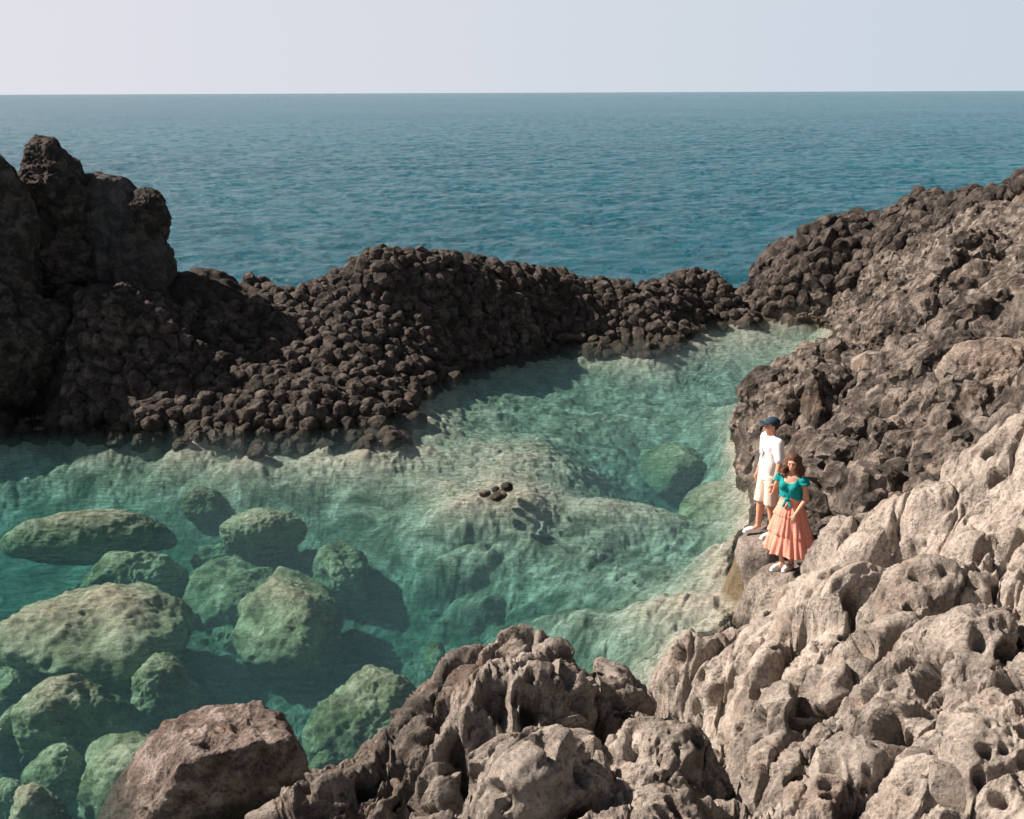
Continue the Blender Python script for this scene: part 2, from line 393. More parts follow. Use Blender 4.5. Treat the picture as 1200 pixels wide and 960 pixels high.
# tafoni: honeycomb holes in patches
mask = sst(-.02, .08, fbm(P2, .8, 2, 151) + .10 * (1 - np.abs(smo - .5) * 2)) * sst(17, 13, dist)
wq = np.c_[Ps[:, :2] + .09 * np.c_[fbm(Ps, 3, 2, 155), fbm(Ps, 3, 2, 156)], Ps[:, 2] * .6]
f1, f2, _c = worley(wq, 3.4, 5)
d -= land * mask * .30 * sst(.40, .27, f1) * (_c > .3)
f1, f2, _c = worley(wq, 6.4, 6)
mask2 = sst(-.08, .04, fbm(P2, 1.3, 2, 161)) * sst(13, 10, dist)
d -= land * mask2 * .14 * sst(.40, .26, f1) * (_c > .25)
f1, f2, _c = worley(wq, 13.0, 8)
mask3 = sst(.05, .2, fbm(P2, 1.9, 2, 171)) * sst(11, 8, dist)
d -= land * mask3 * .05 * sst(.40, .22, f1)
# weed and crust on the bed
d *= 1 - .6 * under
d += under * (.06 * fbm(Ps, 1.1, 5, 181, gain=.6) + .035 * fbm(Ps, 5, 3, 185, ridged=True))
d = d * (land + under * .75) * calm
P = P + N * d[:, None]
PG = P.reshape(NR, NT, 3)

def Hq(x, y, w_=0):
    """height of the finished terrain at x, y"""
    r = math.hypot(x, y)
    i = math.log(r / 3.4) / math.log(50 / 3.4) * (NR - 1)
    j = (math.atan2(x, y) - TH[0]) / (TH[-1] - TH[0]) * (NT - 1)
    i = min(max(int(round(i)), 0), NR - 1); j = min(max(int(round(j)), 0), NT - 1)
    return float(PG[max(i - w_, 0):i + w_ + 1, max(j - w_, 0):j + w_ + 1, 2].mean())

# ------------------------------------------------------------------ node helpers
class NT_:
    def __init__(s, name):
        s.m = bpy.data.materials.new(name); s.m.use_nodes = True
        s.t = s.m.node_tree; s.b = s.t.nodes.get("Principled BSDF")
    def n(s, t, **k):
        x = s.t.nodes.new("ShaderNode" + t)
        for a, b in k.items():
            if a in x.inputs: x.inputs[a].default_value = b
            else: setattr(x, a, b)
        return x
    def l(s, a, b): s.t.links.new(a, b)
    def noise(s, scale, detail=6, rough=.6, vec=None, dist=0.0, out='Fac'):
        x = s.n("TexNoise"); x.inputs['Scale'].default_value = scale; x.inputs['Detail'].default_value = detail
        x.inputs['Roughness'].default_value = rough; x.inputs['Distortion'].default_value = dist
        if vec: s.l(vec, x.inputs['Vector'])
        return x.outputs[out]
    def ramp(s, fac, pts):
        x = s.n("ValToRGB"); cr = x.color_ramp
        while len(cr.elements) < len(pts): cr.elements.new(.5)
        for e, (p, c) in zip(cr.elements, pts):
            e.position = p; e.color = (c[0], c[1], c[2], 1) if not isinstance(c, float) else (c, c, c, 1)
        s.l(fac, x.inputs['Fac']); return x.outputs['Color']
    def mix(s, f, a, b, mode='MIX'):
        x = s.n("Mix", data_type='RGBA', blend_type=mode)
        for sock, v in ((x.inputs[0], f), (x.inputs[6], a), (x.inputs[7], b)):
            if isinstance(v, (int, float)): sock.default_value = v
            elif isinstance(v, tuple): sock.default_value = (*v, 1)
            else: s.l(v, sock)
        return x.outputs[2]
    def math(s, op, a, b=0.0, c=None):
        x = s.n("Math", operation=op)
        for i, v in enumerate((a, b) if c is None else (a, b, c)):
            if isinstance(v, (int, float)): x.inputs[i].default_value = v
            else: s.l(v, x.inputs[i])
        return x.outputs[0]
    def attr(s, name):
        x = s.n("Attribute"); x.attribute_name = name; return x.outputs['Fac']
    def bump(s, h, strength, distance, normal=None):
        x = s.n("Bump"); x.inputs['Strength'].default_value = strength; x.inputs['Distance'].default_value = distance
        s.l(h, x.inputs['Height'])
        if normal: s.l(normal, x.inputs['Normal'])
        return x.outputs[0]

def rock_material(name, dark, mid, light, wet=True, attr_pale=False, pits=1.0, reddish=0.0, pale_default=.3, per_object=False, scale=1.0):
    t = NT_(name)
    geo = t.n("NewGeometry"); pos = geo.outputs['Position']
    if per_object:
        oi = t.n("ObjectInfo")
        vm = t.n("VectorMath", operation='ADD'); t.l(pos, vm.inputs[0]); t.l(oi.outputs['Random'], vm.inputs[1]); 
    big = t.noise(.7 * scale, 5, .6, pos)
    med = t.noise(3.2 * scale, 9, .68, pos, dist=.6)
    fine = t.noise(26 * scale, 8, .7, pos)
    grain = t.noise(110 * scale, 4, .6, pos)
    pl = t.attr("pale") if attr_pale else None
    c = t.ramp(med, [(.30, dark), (.47, mid), (.62, light)])
    if pl:
        pf = t.math('ADD', t.math('MULTIPLY', t.math('SUBTRACT', med, .5), 1.6), pl)
        c = t.ramp(pf, [(.08, dark), (.50, mid), (1.0, light)])
    c = t.mix(t.ramp(big, [(.42, 0.), (.62, 1.)]), c, (mid[0] * 1.05 + .02 * reddish, mid[1] * .86, mid[2] * .74), 'MIX') if reddish else c
    c = t.mix(.8, c, t.ramp(fine, [(.32, .35), (.48, .95), (.72, 1.3)]), 'MULTIPLY')
    c = t.mix(.45, c, t.ramp(grain, [(.32, .55), (.55, 1.05), (.7, 1.35)]), 'MULTIPLY')
    # pink and ochre staining, grey lichen
    st = t.noise(1.6 * scale, 4, .6, pos, dist=1.2)
    c = t.mix(t.math('MULTIPLY', t.ramp(st, [(.52, 0.), (.66, 1.)]), .35), c, (mid[0] * 1.25, mid[1] * .92, mid[2] * .72))
    li = t.noise(9 * scale, 5, .7, pos, dist=.3)
    c = t.mix(t.math('MULTIPLY', t.ramp(li, [(.60, 0.), (.66, 1.)]), .4), c, (light[0] * .95, light[1] * .98, light[2] * .95))
    if wet:
        sx = t.n("SeparateXYZ"); t.l(pos, sx.inputs[0])
        z = t.math('ADD', sx.outputs['Z'], t.math('MULTIPLY', t.math('SUBTRACT', t.noise(2.5, 4, .6, pos), .5), .3))
        wetf = t.ramp(z, [(.02, 1.), (.16, 0.)])
        c = t.mix(t.math('MULTIPLY', wetf, .8), c, (.030, .026, .014))
        t.l(t.math('SUBTRACT', .92, t.math('MULTIPLY', wetf, .55)), t.b.inputs['Roughness'])
    else:
        t.b.inputs['Roughness'].default_value = .92
    t.l(c, t.b.inputs['Base Color'])
    t.b.inputs['Specular IOR Level'].default_value = .25
    vo = t.n("TexVoronoi"); vo.inputs['Scale'].default_value = 22 * scale; t.l(pos, vo.inputs['Vector'])
    vo2 = t.n("TexVoronoi"); vo2.inputs['Scale'].default_value = 58 * scale; t.l(pos, vo2.inputs['Vector'])
    pit = t.ramp(vo.outputs['Distance'], [(.08, 0.), (.38, 1.)])
    pit2 = t.ramp(vo2.outputs['Distance'], [(.08, 0.), (.36, 1.)])
    nrm = t.bump(med, .9, .16)
    nrm = t.bump(t.mix(t.ramp(t.noise(1.9, 3, .5, pos), [(.45, 0.), (.6, 1.)]), (1, 1, 1), pit), 1.0 * pits, .05, nrm)
    nrm = t.bump(pit2, .7 * pits, .015, nrm)
    nrm = t.bump(fine, 1.0, .035, nrm)
    nrm = t.bump(grain, .6, .005, nrm)
    t.l(nrm, t.b.inputs['Normal'])
    return t.m

M_rock = rock_material("weathered_rock", (.038, .034, .031), (.195, .169, .149), (.55, .485, .43), attr_pale=True)
M_lava = rock_material("dark_lava", (.010, .009, .009), (.034, .028, .025), (.085, .070, .062), pits=.7)
M_cob = rock_material("cobble_lava", (.013, .0115, .011), (.048, .040, .036), (.155, .130, .115), pits=.8)
M_rub = rock_material("rubble_lava", (.022, .019, .017), (.095, .080, .071), (.32, .275, .24), pits=.9)
M_red = rock_material("reddish_boulder", (.06, .046, .040), (.165, .130, .114), (.42, .355, .32), reddish=.0)
M_stack = rock_material("stack_rock", (.010, .009, .009), (.038, .034, .032), (.13, .108, .096), pits=.8)
M_tan = rock_material("tan_rock", (.10, .08, .066), (.25, .20, .168), (.46, .385, .33), pits=.8)

def bed_material(name, dark, mid, light, pink, bmp=.16):
    t = NT_(name)
    geo = t.n("NewGeometry"); pos = geo.outputs['Position']
    med = t.noise(1.3, 8, .65, pos, dist=.8)
    cl = t.noise(6.5, 8, .7, pos, dist=.5)
    fine = t.noise(34, 6, .7, pos)
    c = t.ramp(med, [(.34, dark), (.50, mid), (.66, light)])
    c = t.mix(t.ramp(cl, [(.38, 0.), (.62, 1.)]), t.mix(1.0, c, (.58, .64, .56), 'MULTIPLY'), c)
    c = t.mix(.6, c, t.ramp(fine, [(.3, .5), (.5, 1.), (.7, 1.35)]), 'MULTIPLY')
    sx = t.n("SeparateXYZ"); t.l(pos, sx.inputs[0])
    sh = t.ramp(t.math('ADD', t.math('ADD', sx.outputs['Z'], 1.0), t.math('MULTIPLY', t.math('SUBTRACT', cl, .5), .5)), [(.25, 0.), (.75, 1.)])
    c = t.mix(t.math('MULTIPLY', sh, .8), c, t.mix(t.ramp(cl, [(.4, 0.), (.6, 1.)]), (pink[0] * .62, pink[1] * .66, pink[2] * .56), pink))
    deep_dark = t.ramp(t.math('ADD', t.math('ADD', t.math('MULTIPLY', sx.outputs['Z'], .25), 1.0), t.math('MULTIPLY', t.math('SUBTRACT', med, .5), .5)), [(.50, 1.), (.76, 0.)])  # gloom of deep water painted into the bed colour as dark green, noise-broken
    c = t.mix(t.math('MULTIPLY', deep_dark, .75), c, t.mix(cl, (.03, .07, .045), (.09, .16, .09)))
    edge = t.ramp(t.math('ADD', t.math('ADD', sx.outputs['Z'], 1.0), t.math('MULTIPLY', t.math('SUBTRACT', cl, .5), .35)), [(.86, 0.), (1.0, 1.)])
    c = t.mix(t.math('MULTIPLY', edge, .8), c, (.13, .095, .045))
    t.l(c, t.b.inputs['Base Color']); t.b.inputs['Roughness'].default_value = 1.0
    t.b.inputs['Specular IOR Level'].default_value = 0.0
    nrm = t.bump(cl, 1.0, bmp); nrm = t.bump(fine, .9, bmp * .25, nrm)
    t.l(nrm, t.b.inputs['Normal'])
    return t.m
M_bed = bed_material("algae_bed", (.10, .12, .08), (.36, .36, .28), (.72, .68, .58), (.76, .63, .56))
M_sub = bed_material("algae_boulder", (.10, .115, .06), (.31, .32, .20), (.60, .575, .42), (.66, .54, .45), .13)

# ------------------------------------------------------------------ mesh helpers
def mesh_np(name, V, F, mats, smooth=True, attrs=None):
    """V (n,3), F (m,k) with equal k"""
    me = bpy.data.meshes.new(name)
    V = np.asarray(V, np.float32); F = np.asarray(F, np.int32); k = F.shape[1]
    me.vertices.add(len(V)); me.vertices.foreach_set("co", V.ravel())
    me.loops.add(F.size); me.loops.foreach_set("vertex_index", F.ravel())
    me.polygons.add(len(F)); me.polygons.foreach_set("loop_start", np.arange(0, F.size, k, dtype=np.int32))
    me.polygons.foreach_set("loop_total", np.full(len(F), k, np.int32))
    me.update(calc_edges=True)
    me.polygons.foreach_set("use_smooth", np.full(len(F), smooth, bool))
    for a, b in (attrs or {}).items():
        at = me.attributes.new(a, 'FLOAT', 'POINT'); at.data.foreach_set("value", np.asarray(b, np.float32))
    for m in (mats if isinstance(mats, (list, tuple)) else [mats]): me.materials.append(m)
    return me
def ob(name, me, parent=None, **k):
    o = bpy.data.objects.new(name, me); C.objects.link(o)
    if parent: o.parent = parent
    for a, b in k.items(): o[a] = b
    return o

# ------------------------------------------------------------------ terrain objects
ii, jj = np.meshgrid(np.arange(NR - 1), np.arange(NT - 1), indexing='ij')
f0 = (ii * NT + jj).ravel()
FQ = np.c_[f0, f0 + 1, f0 + NT + 1, f0 + NT]
zc = P[FQ, 2].mean(1); xc = P[FQ, 0].mean(1); yc = P[FQ, 1].mean(1)
_ll = W(828, 345, 0)
is_bed = H0[FQ].mean(1) < -.12
fu, fv = proj(P[FQ[:, 0]].astype(float))
OUTC = [(250,1400),(250,960),(400,880),(560,700),(700,740),(800,800),(835,850),(858,890),(860,1400)]
dC = np.hypot(xc, yc)
is_out = (~is_bed) & inpoly(fu, fv, OUTC) & (dC < 12.5)
is_left = (~is_bed) & (~is_out) & (yc > 20) & (xc < _ll[0] + .0) & ~((xc > 3) & (yc < 29.5))
_c0 = W(1010, 352, .5)
is_back = (~is_bed) & (~is_left) & (~is_out) & inpoly(fu, fv, [(700,400),(815,356),(1000,364),(1040,340),(1110,290),(1130,245),(1260,215),(1260,100),(700,100)])
is_right = ~(is_bed | is_out | is_left | is_back)
def sub(name, msk, mat, **k):
    F = FQ[msk]; u, inv = np.unique(F, return_inverse=True)
    me = mesh_np(name, P[u], inv.reshape(F.shape), mat, attrs={"pale": pale[u]})
    return ob(name, me, **k)
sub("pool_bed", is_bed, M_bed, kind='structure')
sub("foreground_rock_outcrop", is_out, M_rock, kind='structure')
sub("lava_bank", is_left, M_lava, kind='structure')
sub("lava_ridge", is_back, M_lava, kind='structure')
sub("rocky_slope", is_right, M_rock, kind='structure')

# ------------------------------------------------------------------ sea and pool water
bound = [W(-700,460,0), W(-300,380,0), W(0,375,.6), W(100,370,.8), W(200,362,1.), W(300,362,1.), W(400,345,1.4), W(450,330,1.6), W(520,325,1.6), W(600,335,1.2), W(650,345,.8), W(700,346,.7), W(740,348,.6),
         W(790,336,.4), W(850,325,.5), W(900,312,.8), W(960,290,1.4), W(1030,265,2.2), W(1100,250,2.8), W(1200,240,3.2), W(1500,220,3.5)]
bound = [np.array([p[0], p[1]]) for p in bound]
BX = np.array([p[0] for p in bound]); BY = np.array([p[1] for p in bound])
def yb(x): return np.interp(x, BX, BY)
# sea surface: columns fanning out from the boundary
th = np.radians(np.linspace(-52, 52, 760))
# start radius of each bearing on the boundary
def r_start(t):
    r = np.linspace(10, 60, 1500); x = r * math.sin(t); y = r * math.cos(t)
    m = np.where(y > yb(x))[0]
    return r[m[0]] if len(m) else 60.0
rs = np.array([r_start(t) for t in th])
rs = np.minimum(rs, 44)
NRS = 620
kk = np.linspace(0, 1, NRS)
rr_near = np.exp(np.log(rs)[None, :] + (math.log(900) - np.log(rs))[None, :] * kk[:, None])
rr_far = np.exp(np.linspace(math.log(940), math.log(42000), 60))[:, None] * np.ones((1, len(th)))
RS = np.vstack([rr_near, rr_far]); TS = np.broadcast_to(th, RS.shape)
SX = (RS * np.sin(TS)).ravel(); SY = (RS * np.cos(TS)).ravel()
PS = np.c_[SX * .75 + SY * .25, SY * 1.15 - SX * .2, SX * 0]
am = sst(1100, 100, np.hypot(SX, SY))
SZ = .16 * fbm(PS, .16, 3, 201) + .17 * (np.abs(perlin(PS, .55, 207)) * -2 + .6) + .08 * fbm(PS, 1.3, 2, 211, ridged=True)
SZ = SZ * (am + .0) - .03
n2 = len(th); nr2 = RS.shape[0]
a_, b_ = np.meshgrid(np.arange(nr2 - 1), np.arange(n2 - 1), indexing='ij'); g0 = (a_ * n2 + b_).ravel()
t = NT_("sea_water")
geo = t.n("NewGeometry"); pos = geo.outputs['Position']
mp = t.n("Mapping"); mp.inputs['Scale'].default_value = (.8, 1.25, 1); mp.inputs['Rotation'].default_value = (0, 0, .3); t.l(pos, mp.inputs['Vector'])
v = mp.outputs[0]
big = t.noise(.012, 4, .6, v); swell = t.noise(.09, 6, .65, v); chop = t.noise(1.4, 8, .68, v, dist=.4)
c = t.ramp(big, [(.35, (.003, .080, .122)), (.65, (.006, .108, .150))])
t.l(c, t.b.inputs['Base Color'])
t.b.inputs['Roughness'].default_value = .2
t.b.inputs['Specular IOR Level'].default_value = .40
t.b.inputs['IOR'].default_value = 1.33
nrm = t.bump(swell, 1.0, 2.2); nrm = t.bump(chop, 1.0, .42, nrm)
t.l(nrm, t.b.inputs['Normal'])
M_sea = t.m
ob("sea", mesh_np("sea", np.c_[SX, SY, SZ], np.c_[g0, g0 + 1, g0 + n2 + 1, g0 + n2], M_sea), kind='structure')

# pool water: closed body under the same level
t = NT_("pool_water")
t.t.nodes.remove(t.b)
out = t.t.nodes["Material Output"]
geo = t.n("NewGeometry"); pos = geo.outputs['Position']
mp = t.n("Mapping"); mp.inputs['Scale'].default_value = (1.0, 1.9, 1); mp.inputs['Rotation'].default_value = (0, 0, .45); t.l(pos, mp.inputs['Vector'])
rip = t.noise(3.4, 5, .6, mp.outputs[0], dist=.3); rip2 = t.noise(13, 3, .5, mp.outputs[0]); lg = t.noise(.6, 3, .5, pos)
nrm = t.bump(lg, .6, .10); nrm = t.bump(rip, .8, .065, nrm); nrm = t.bump(rip2, .4, .012, nrm)
dt = t.n("VectorMath", operation='DOT_PRODUCT'); t.l(nrm, dt.inputs[0]); t.l(geo.outputs['Incoming'], dt.inputs[1])
fr_ = t.math('ADD', .02, t.math('MULTIPLY', .98, t.math('POWER', t.math('SUBTRACT', 1.0, t.math('MINIMUM', t.math('ABSOLUTE', dt.outputs['Value']), 1.0)), 5.0)))
gl = t.n("BsdfGlossy"); gl.inputs['Roughness'].default_value = .06; t.l(nrm, gl.inputs['Normal'])
tr = t.n("BsdfTransparent")
mx = t.n("MixShader"); t.l(fr_, mx.inputs[0]); t.l(tr.outputs[0], mx.inputs[1]); t.l(gl.outputs[0], mx.inputs[2])
t.l(mx.outputs[0], out.inputs['Surface'])
va = t.n("VolumeAbsorption"); va.inputs['Color'].default_value = (.0, .72, .755, 1); va.inputs['Density'].default_value = .25
vs = t.n("VolumeScatter"); vs.inputs['Color'].default_value = (.34, .68, .76, 1); vs.inputs['Density'].default_value = .038; vs.inputs['Anisotropy'].default_value = .2
ad = t.n("AddShader"); t.l(va.outputs[0], ad.inputs[0]); t.l(vs.outputs[0], ad.inputs[1])
t.l(ad.outputs[0], out.inputs['Volume'])
M_pool = t.m
xs = np.linspace(-30, 30, 61)
near = [(float(x), 1.5) for x in xs]
farp = [(float(x), float(yb(x)) + .35) for x in xs]
V = []; F = []
for (x0, y0), (x1, y1) in zip(near, farp): V += [(x0, y0, 0), (x1, y1, 0), (x0, y0, -7), (x1, y1, -7)]
for i in range(60):
    a, b = 4 * i, 4 * (i + 1)
    F += [(a, b, b + 1, a + 1), (a + 2, a + 3, b + 3, b + 2), (a, a + 2, b + 2, b), (a + 1, b + 1, b + 3, a + 3)]
F += [(0, 1, 3, 2), (240, 242, 243, 241)]
me = bpy.data.meshes.new("pool_water"); me.from_pydata(V, [], F); me.materials.append(M_pool)
ob("pool_water", me, kind='structure')
# deep floor of the sea
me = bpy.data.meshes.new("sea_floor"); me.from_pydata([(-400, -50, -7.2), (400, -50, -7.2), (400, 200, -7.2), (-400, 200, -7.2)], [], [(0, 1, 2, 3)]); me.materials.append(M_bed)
ob("sea_floor", me, kind='structure')

# ------------------------------------------------------------------ rocks as things
_ico = {}
def ico(n):
    if n not in _ico:
        import bmesh
        bm = bmesh.new(); bmesh.ops.create_icosphere(bm, subdivisions=n, radius=1)
        bm.verts.ensure_lookup_table()
        V = np.array([v.co[:] for v in bm.verts]); V /= np.linalg.norm(V, axis=1)[:, None]
        F = np.array([[v.index for v in f.verts] for f in bm.faces]); bm.free()
        _ico[n] = (V, F)
    return _ico[n]
def rotm(rx, ry, rz):
    from mathutils import Euler
    return np.array(Euler((math.radians(rx), math.radians(ry), math.radians(rz))).to_matrix())
def rock_shape(size, seed, n=5, planes=14, soft=9.0, rough=.10, fine=.03, rot=(0, 0, 0), pl=None, pits=0.0, freq=1.0):
    """faceted boulder: unit sphere cut by soft planes, scaled, turned and roughened"""
    V, F = ico(n)
    rs_ = np.random.RandomState(seed)
    if pl is None:
        nn = rs_.normal(size=(planes, 3)); nn /= np.linalg.norm(nn, axis=1)[:, None]
        dd = rs_.uniform(.62, .95, planes)
    else:
        nn = np.array([p[:3] for p in pl], float); nn /= np.linalg.norm(nn, axis=1)[:, None]; dd = np.array([p[3] for p in pl])
    dots = V @ nn.T
    inv = np.maximum(dots, 1e-4) / dd
    r = 1.0 / (np.sum(inv ** soft, axis=1) + 1.0) ** (1 / soft)
    X = V * r[:, None]
    X = X * np.array(size)
    sm = float(min(size)); f = freq / float(np.mean(size))
    off = rs_.uniform(-50, 50, 3)
    Nn = V / np.array(size); Nn /= np.linalg.norm(Nn, axis=1)[:, None]
    d_ = rough * sm * fbm(X + off, .9 * f, 4, seed, ridged=True) + fine * sm * fbm(X + off, 5 * f, 4, seed + 9, ridged=True, gain=.6)
    if pits:
        a1, _, _ = worley(X + off, 3.2 * f, seed)
        d_ -= pits * sm * sst(.45, .12, a1) * sst(-.1, .25, fbm(X + off, 1.1 * f, 2, seed + 5))
    X = X + Nn * d_[:, None]
    return X @ rotm(*rot).T, F
def rock(name, label, cat, c, size, seed, mat, group=None, pale_v=.5, **k):
    X, F = rock_shape(size, seed, **k)
    me = mesh_np(name, X, F, mat, attrs={"pale": np.full(len(X), pale_v)})
    o = ob(name, me, label=label, category=cat)
    o.location = c
    if group: o['group'] = group
    return o

SEAT = "rocks and boulders under the pool water"
def sunk(u, v, z, wpx, hpx, hz, rot, seed, label, planes=11, rough=.27, mat=None, soft=9.0):
    c = W(u, v, z)
    hz = max(hz * .8, (z - Hq(c[0], c[1], 4)) / 1.75)
    hz = min(hz, .25 + .0085 * hpx)
    ax = math.hypot(c[1], CAMH - z)
    sc_ = FPX / ax
    dep = math.atan2(CAMH - z, c[1])
    rx_ = wpx / 2 / sc_; ry_ = max(hpx / 2 / sc_ / math.sin(dep) - .12, .25 * rx_)
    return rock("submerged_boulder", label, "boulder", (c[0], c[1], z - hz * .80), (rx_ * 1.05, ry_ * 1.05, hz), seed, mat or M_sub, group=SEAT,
                n=6, planes=planes, soft=soft, rough=rough, fine=.07, rot=(0, 0, rot), freq=1.25)
sunk(97, 712, -.40, 225, 92, .95, 3, 11, "largest sunken boulder, broad and pinkish brown, just under the surface at the left edge")
sunk(152, 655, -.85, 130, 40, .6, 0, 12, "long low green sunken boulder directly behind the largest pinkish one")
sunk(280, 667, -1.0, 110, 58, .6, 15, 13, "pale ragged green boulder under water between the long low one and the bright angular one")
sunk(341, 694, -.62, 108, 96, .9, 0, 14, "brightest pale yellow green angular boulder under the pool water", planes=9, soft=12, rough=.26)
sunk(400, 649, -.95, 62, 40, .6, 0, 15, "rounded pale green boulder under water just behind the bright angular one")
sunk(306, 604, -.6, 88, 34, .5, 22, 16, "slim pale spindle shaped boulder under water lying aslant in the pool's left half")
sunk(238, 578, -.75, 46, 22, .4, 0, 17, "small pale sunken stone behind the slim aslant boulder")
sunk(118, 606, -.55, 205, 30, .5, 8, 18, "long thin pinkish ledge like boulder under water below the dark cliff reflection")
sunk(86, 815, -.62, 132, 56, .65, 20, 19, "elongated olive boulder under water in front of the largest pinkish one")
sunk(187, 780, -.68, 82, 40, .6, 18, 20, "smooth domed olive boulder under water touching the elongated one at its right end")
sunk(430, 813, -.72, 122, 70, .8, -12, 21, "oval dark olive boulder under water standing clear of the foreground outcrop's left flank")
sunk(46, 937, -.55, 74, 54, .7, 10, 22, "blocky yellow olive boulder under water in the bottom left corner")
sunk(70, 890, -.9, 82, 44, .6, 0, 23, "lumpy green boulder under water behind the blocky one in the bottom left corner")
sunk(160, 878, -.75, 110, 96, .9, 30, 24, "tall mottled green boulder under water pressed against the reddish dry boulder")
sunk(118, 852, -1.05, 86, 30, .5, 22, 25, "narrow dim green boulder under water behind the mottled one beside the reddish boulder")
sunk(12, 912, -.9, 48, 36, .5, 0, 26, "small green boulder under water cut by the left edge near the bottom corner")
sunk(14, 783, -.95, 66, 52, .6, 0, 27, "dim rounded boulder under water cut by the left edge below the largest pinkish one")
sunk(4, 838, -.9, 36, 40, .5, 0, 28, "small dim boulder under water cut by the left edge beside the elongated olive one")
sunk(381, 886, -1.1, 50, 38, .5, 0, 29, "small green boulder under water in the gap between reddish boulder and foreground outcrop")
sunk(268, 729, -1.5, 46, 28, .5, 0, 30, "small deep green stone left of the bright angular boulder's foot")
sunk(322, 770, -1.9, 84, 50, .6, 0, 31, "deepest faint green boulder under water behind the reddish dry boulder")
sunk(847, 571, -.5, 92, 66, .9, -15, 32, "large smooth green boulder under water left of the standing couple", rough=.10)
sunk(786, 534, -.95, 74, 42, .6, 0, 33, "pale green flat boulder under water behind the large smooth one near the couple")
sunk(782, 494, -1.0, 76, 20, .4, 0, 34, "thin pale slab under water farthest back along the right side of the pool")
sunk(508, 758, -1.3, 22, 34, .35, 0, 35, "small upright yellow green stone under water behind the foreground outcrop crest")
sunk(250, 640, -1.3, 42, 22, .4, 0, 37, "tiny pale green stone under water between two larger boulders in the left half")

c = W(243, 958, -.30)
rock("boulder", "reddish brown dry boulder with flat lit top standing in the water at the bottom left", "boulder", c, (1.22, 1.10, 1.25), 5, M_red, n=7, soft=26, rough=.14, fine=.07, pits=.06,
     pl=[(-.06,.05,1,.66),(.45,-.86,.10,.33),(-.80,-.32,.72,.56),(-.55,.75,.35,.80),(.9,.35,.15,.86),(.15,1,.2,.85),(0,0,-1,.8),(.2,-.2,1,.88),(-.5,.1,1,.86)], freq=1.2)
c = W(923, 716, .74)
rock("standing_rock", "small upright tan slab with a rounded top wedged below the woman's feet", "rock", (c[0], c[1], .72), (.21, .16, .42), 6, M_tan, n=5, soft=14, rough=.10, fine=.03, rot=(-8, 6, -12),
     pl=[(0,0,1,.95),(1,.1,.1,.8),(-1,-.3,.15,.8),(0,-1,.1,.75),(.1,1,0,.8),(.7,0,.75,.9),(-.6,0,.8,.9),(0,0,-1,1)])
def onrock(u, v, z, size, seed, label, mat=M_tan, sink=.75, **k):
    k['n'] = 6; k['soft'] = 18; k['planes'] = k.get('planes', 9); k['rough'] = max(.2, k.get('rough', .2)); k['fine'] = .1
    c = W(u, v, z)
    zt = Hq(c[0], c[1], 2)
    return rock("rock", label, "rock", (c[0], c[1], zt + size[2] * (1 - sink) - size[2] * .35), size, seed, mat, **k)
onrock(1046, 536, 1.75, (.36, .30, .26), 41, "oval tan boulder lying in the dark rough rocks up the slope behind the couple", rough=.16, fine=.05, pits=.05)
onrock(1112, 552, 2.3, (.42, .32, .20), 42, "flat tan block with cracked edges right of the oval tan boulder", planes=8, soft=16, rough=.08)
onrock(1165, 462, 3.0, (.75, .55, .55), 43, "largest square shouldered block on the slope near the right edge, shaded on one side", planes=7, soft=20, rough=.08, fine=.03)
onrock(985, 424, 1.2, (.75, .40, .32), 44, "long tan slab on the headland just behind the dark rough rocks", planes=9, soft=16, rough=.08, rot=(0, 8, -8))
onrock(1128, 408, 2.8, (.8, .40, .30), 45, "smooth slanting tan slab high on the slope above the headland", planes=8, soft=18, rough=.07, rot=(10, -20, 25))
onrock(1065, 490, 1.9, (.34, .28, .24), 46, "pale rounded block with a small hollow amid dark knobbly rock", rough=.16, fine=.05)
onrock(1078, 468, 2.2, (.55, .42, .36), 47, "knobbly dark brown boulder below the square shouldered block", mat=M_cob, rough=.3, fine=.10, pits=.10)
onrock(1118, 490, 2.3, (.50, .42, .32), 48, "craggy dark boulder right of the knobbly dark brown one", mat=M_cob, rough=.3, fine=.10, pits=.10)
onrock(1020, 447, 1.6, (.40, .30, .22), 49, "small tan wedge of rock between the long slab and the rough boulders", planes=9, soft=14, rough=.10)
onrock(900, 452, 1.15, (.62, .50, .45), 50, "brown craggy block forming the tip of the headland behind the man", mat=M_cob, rough=.22, fine=.08, pits=.08)

# ---- the tall stack on the left bank
M_slab = rock_material("smooth_lava_slab", (.022, .022, .023), (.055, .055, .056), (.12, .11, .105), pits=.5)
root = bpy.data.objects.new("rock_stack", None); C.objects.link(root)
root['label'] = "tall jagged dark lava stack with a lit pinnacle on the left bank, before the sea"; root['category'] = "rock stack"
root.location = WD(90, 360, 28.5)
def part(name, u, v, y, size, seed, mat=M_stack, label=None, **k):
    X, F = rock_shape(size, seed, **k)
    me = mesh_np(name, X, F, mat, attrs={"pale": np.full(len(X), .3)})
    o = ob(name, me, root); o.location = Vector(WD(u, v, y)) - root.location
    if label: o['label'] = label
    return o
part("pinnacle", 70, 243, 28.0, (.82, .80, 1.45), 61, n=7, planes=16, soft=32, rough=0.44, fine=0.15, pits=.12, label="highest pinnacle, lit brown on its left side", rot=(0, -6, 0))
part("pinnacle_foot", 62, 300, 27.7, (.85, .7, 1.1), 62, n=7, planes=14, soft=32, rough=0.51, fine=0.21, pits=.16)
part("block", -10, 318, 26.3, (1.2, .8, 2.7), 63, n=7, planes=12, soft=32, rough=0.27, fine=0.12, label="shaded flat topped block at the left edge")
part("block", -95, 345, 25.4, (1.4, 1.0, 2.1), 64, n=6, planes=12, soft=32, rough=0.27, fine=0.12)
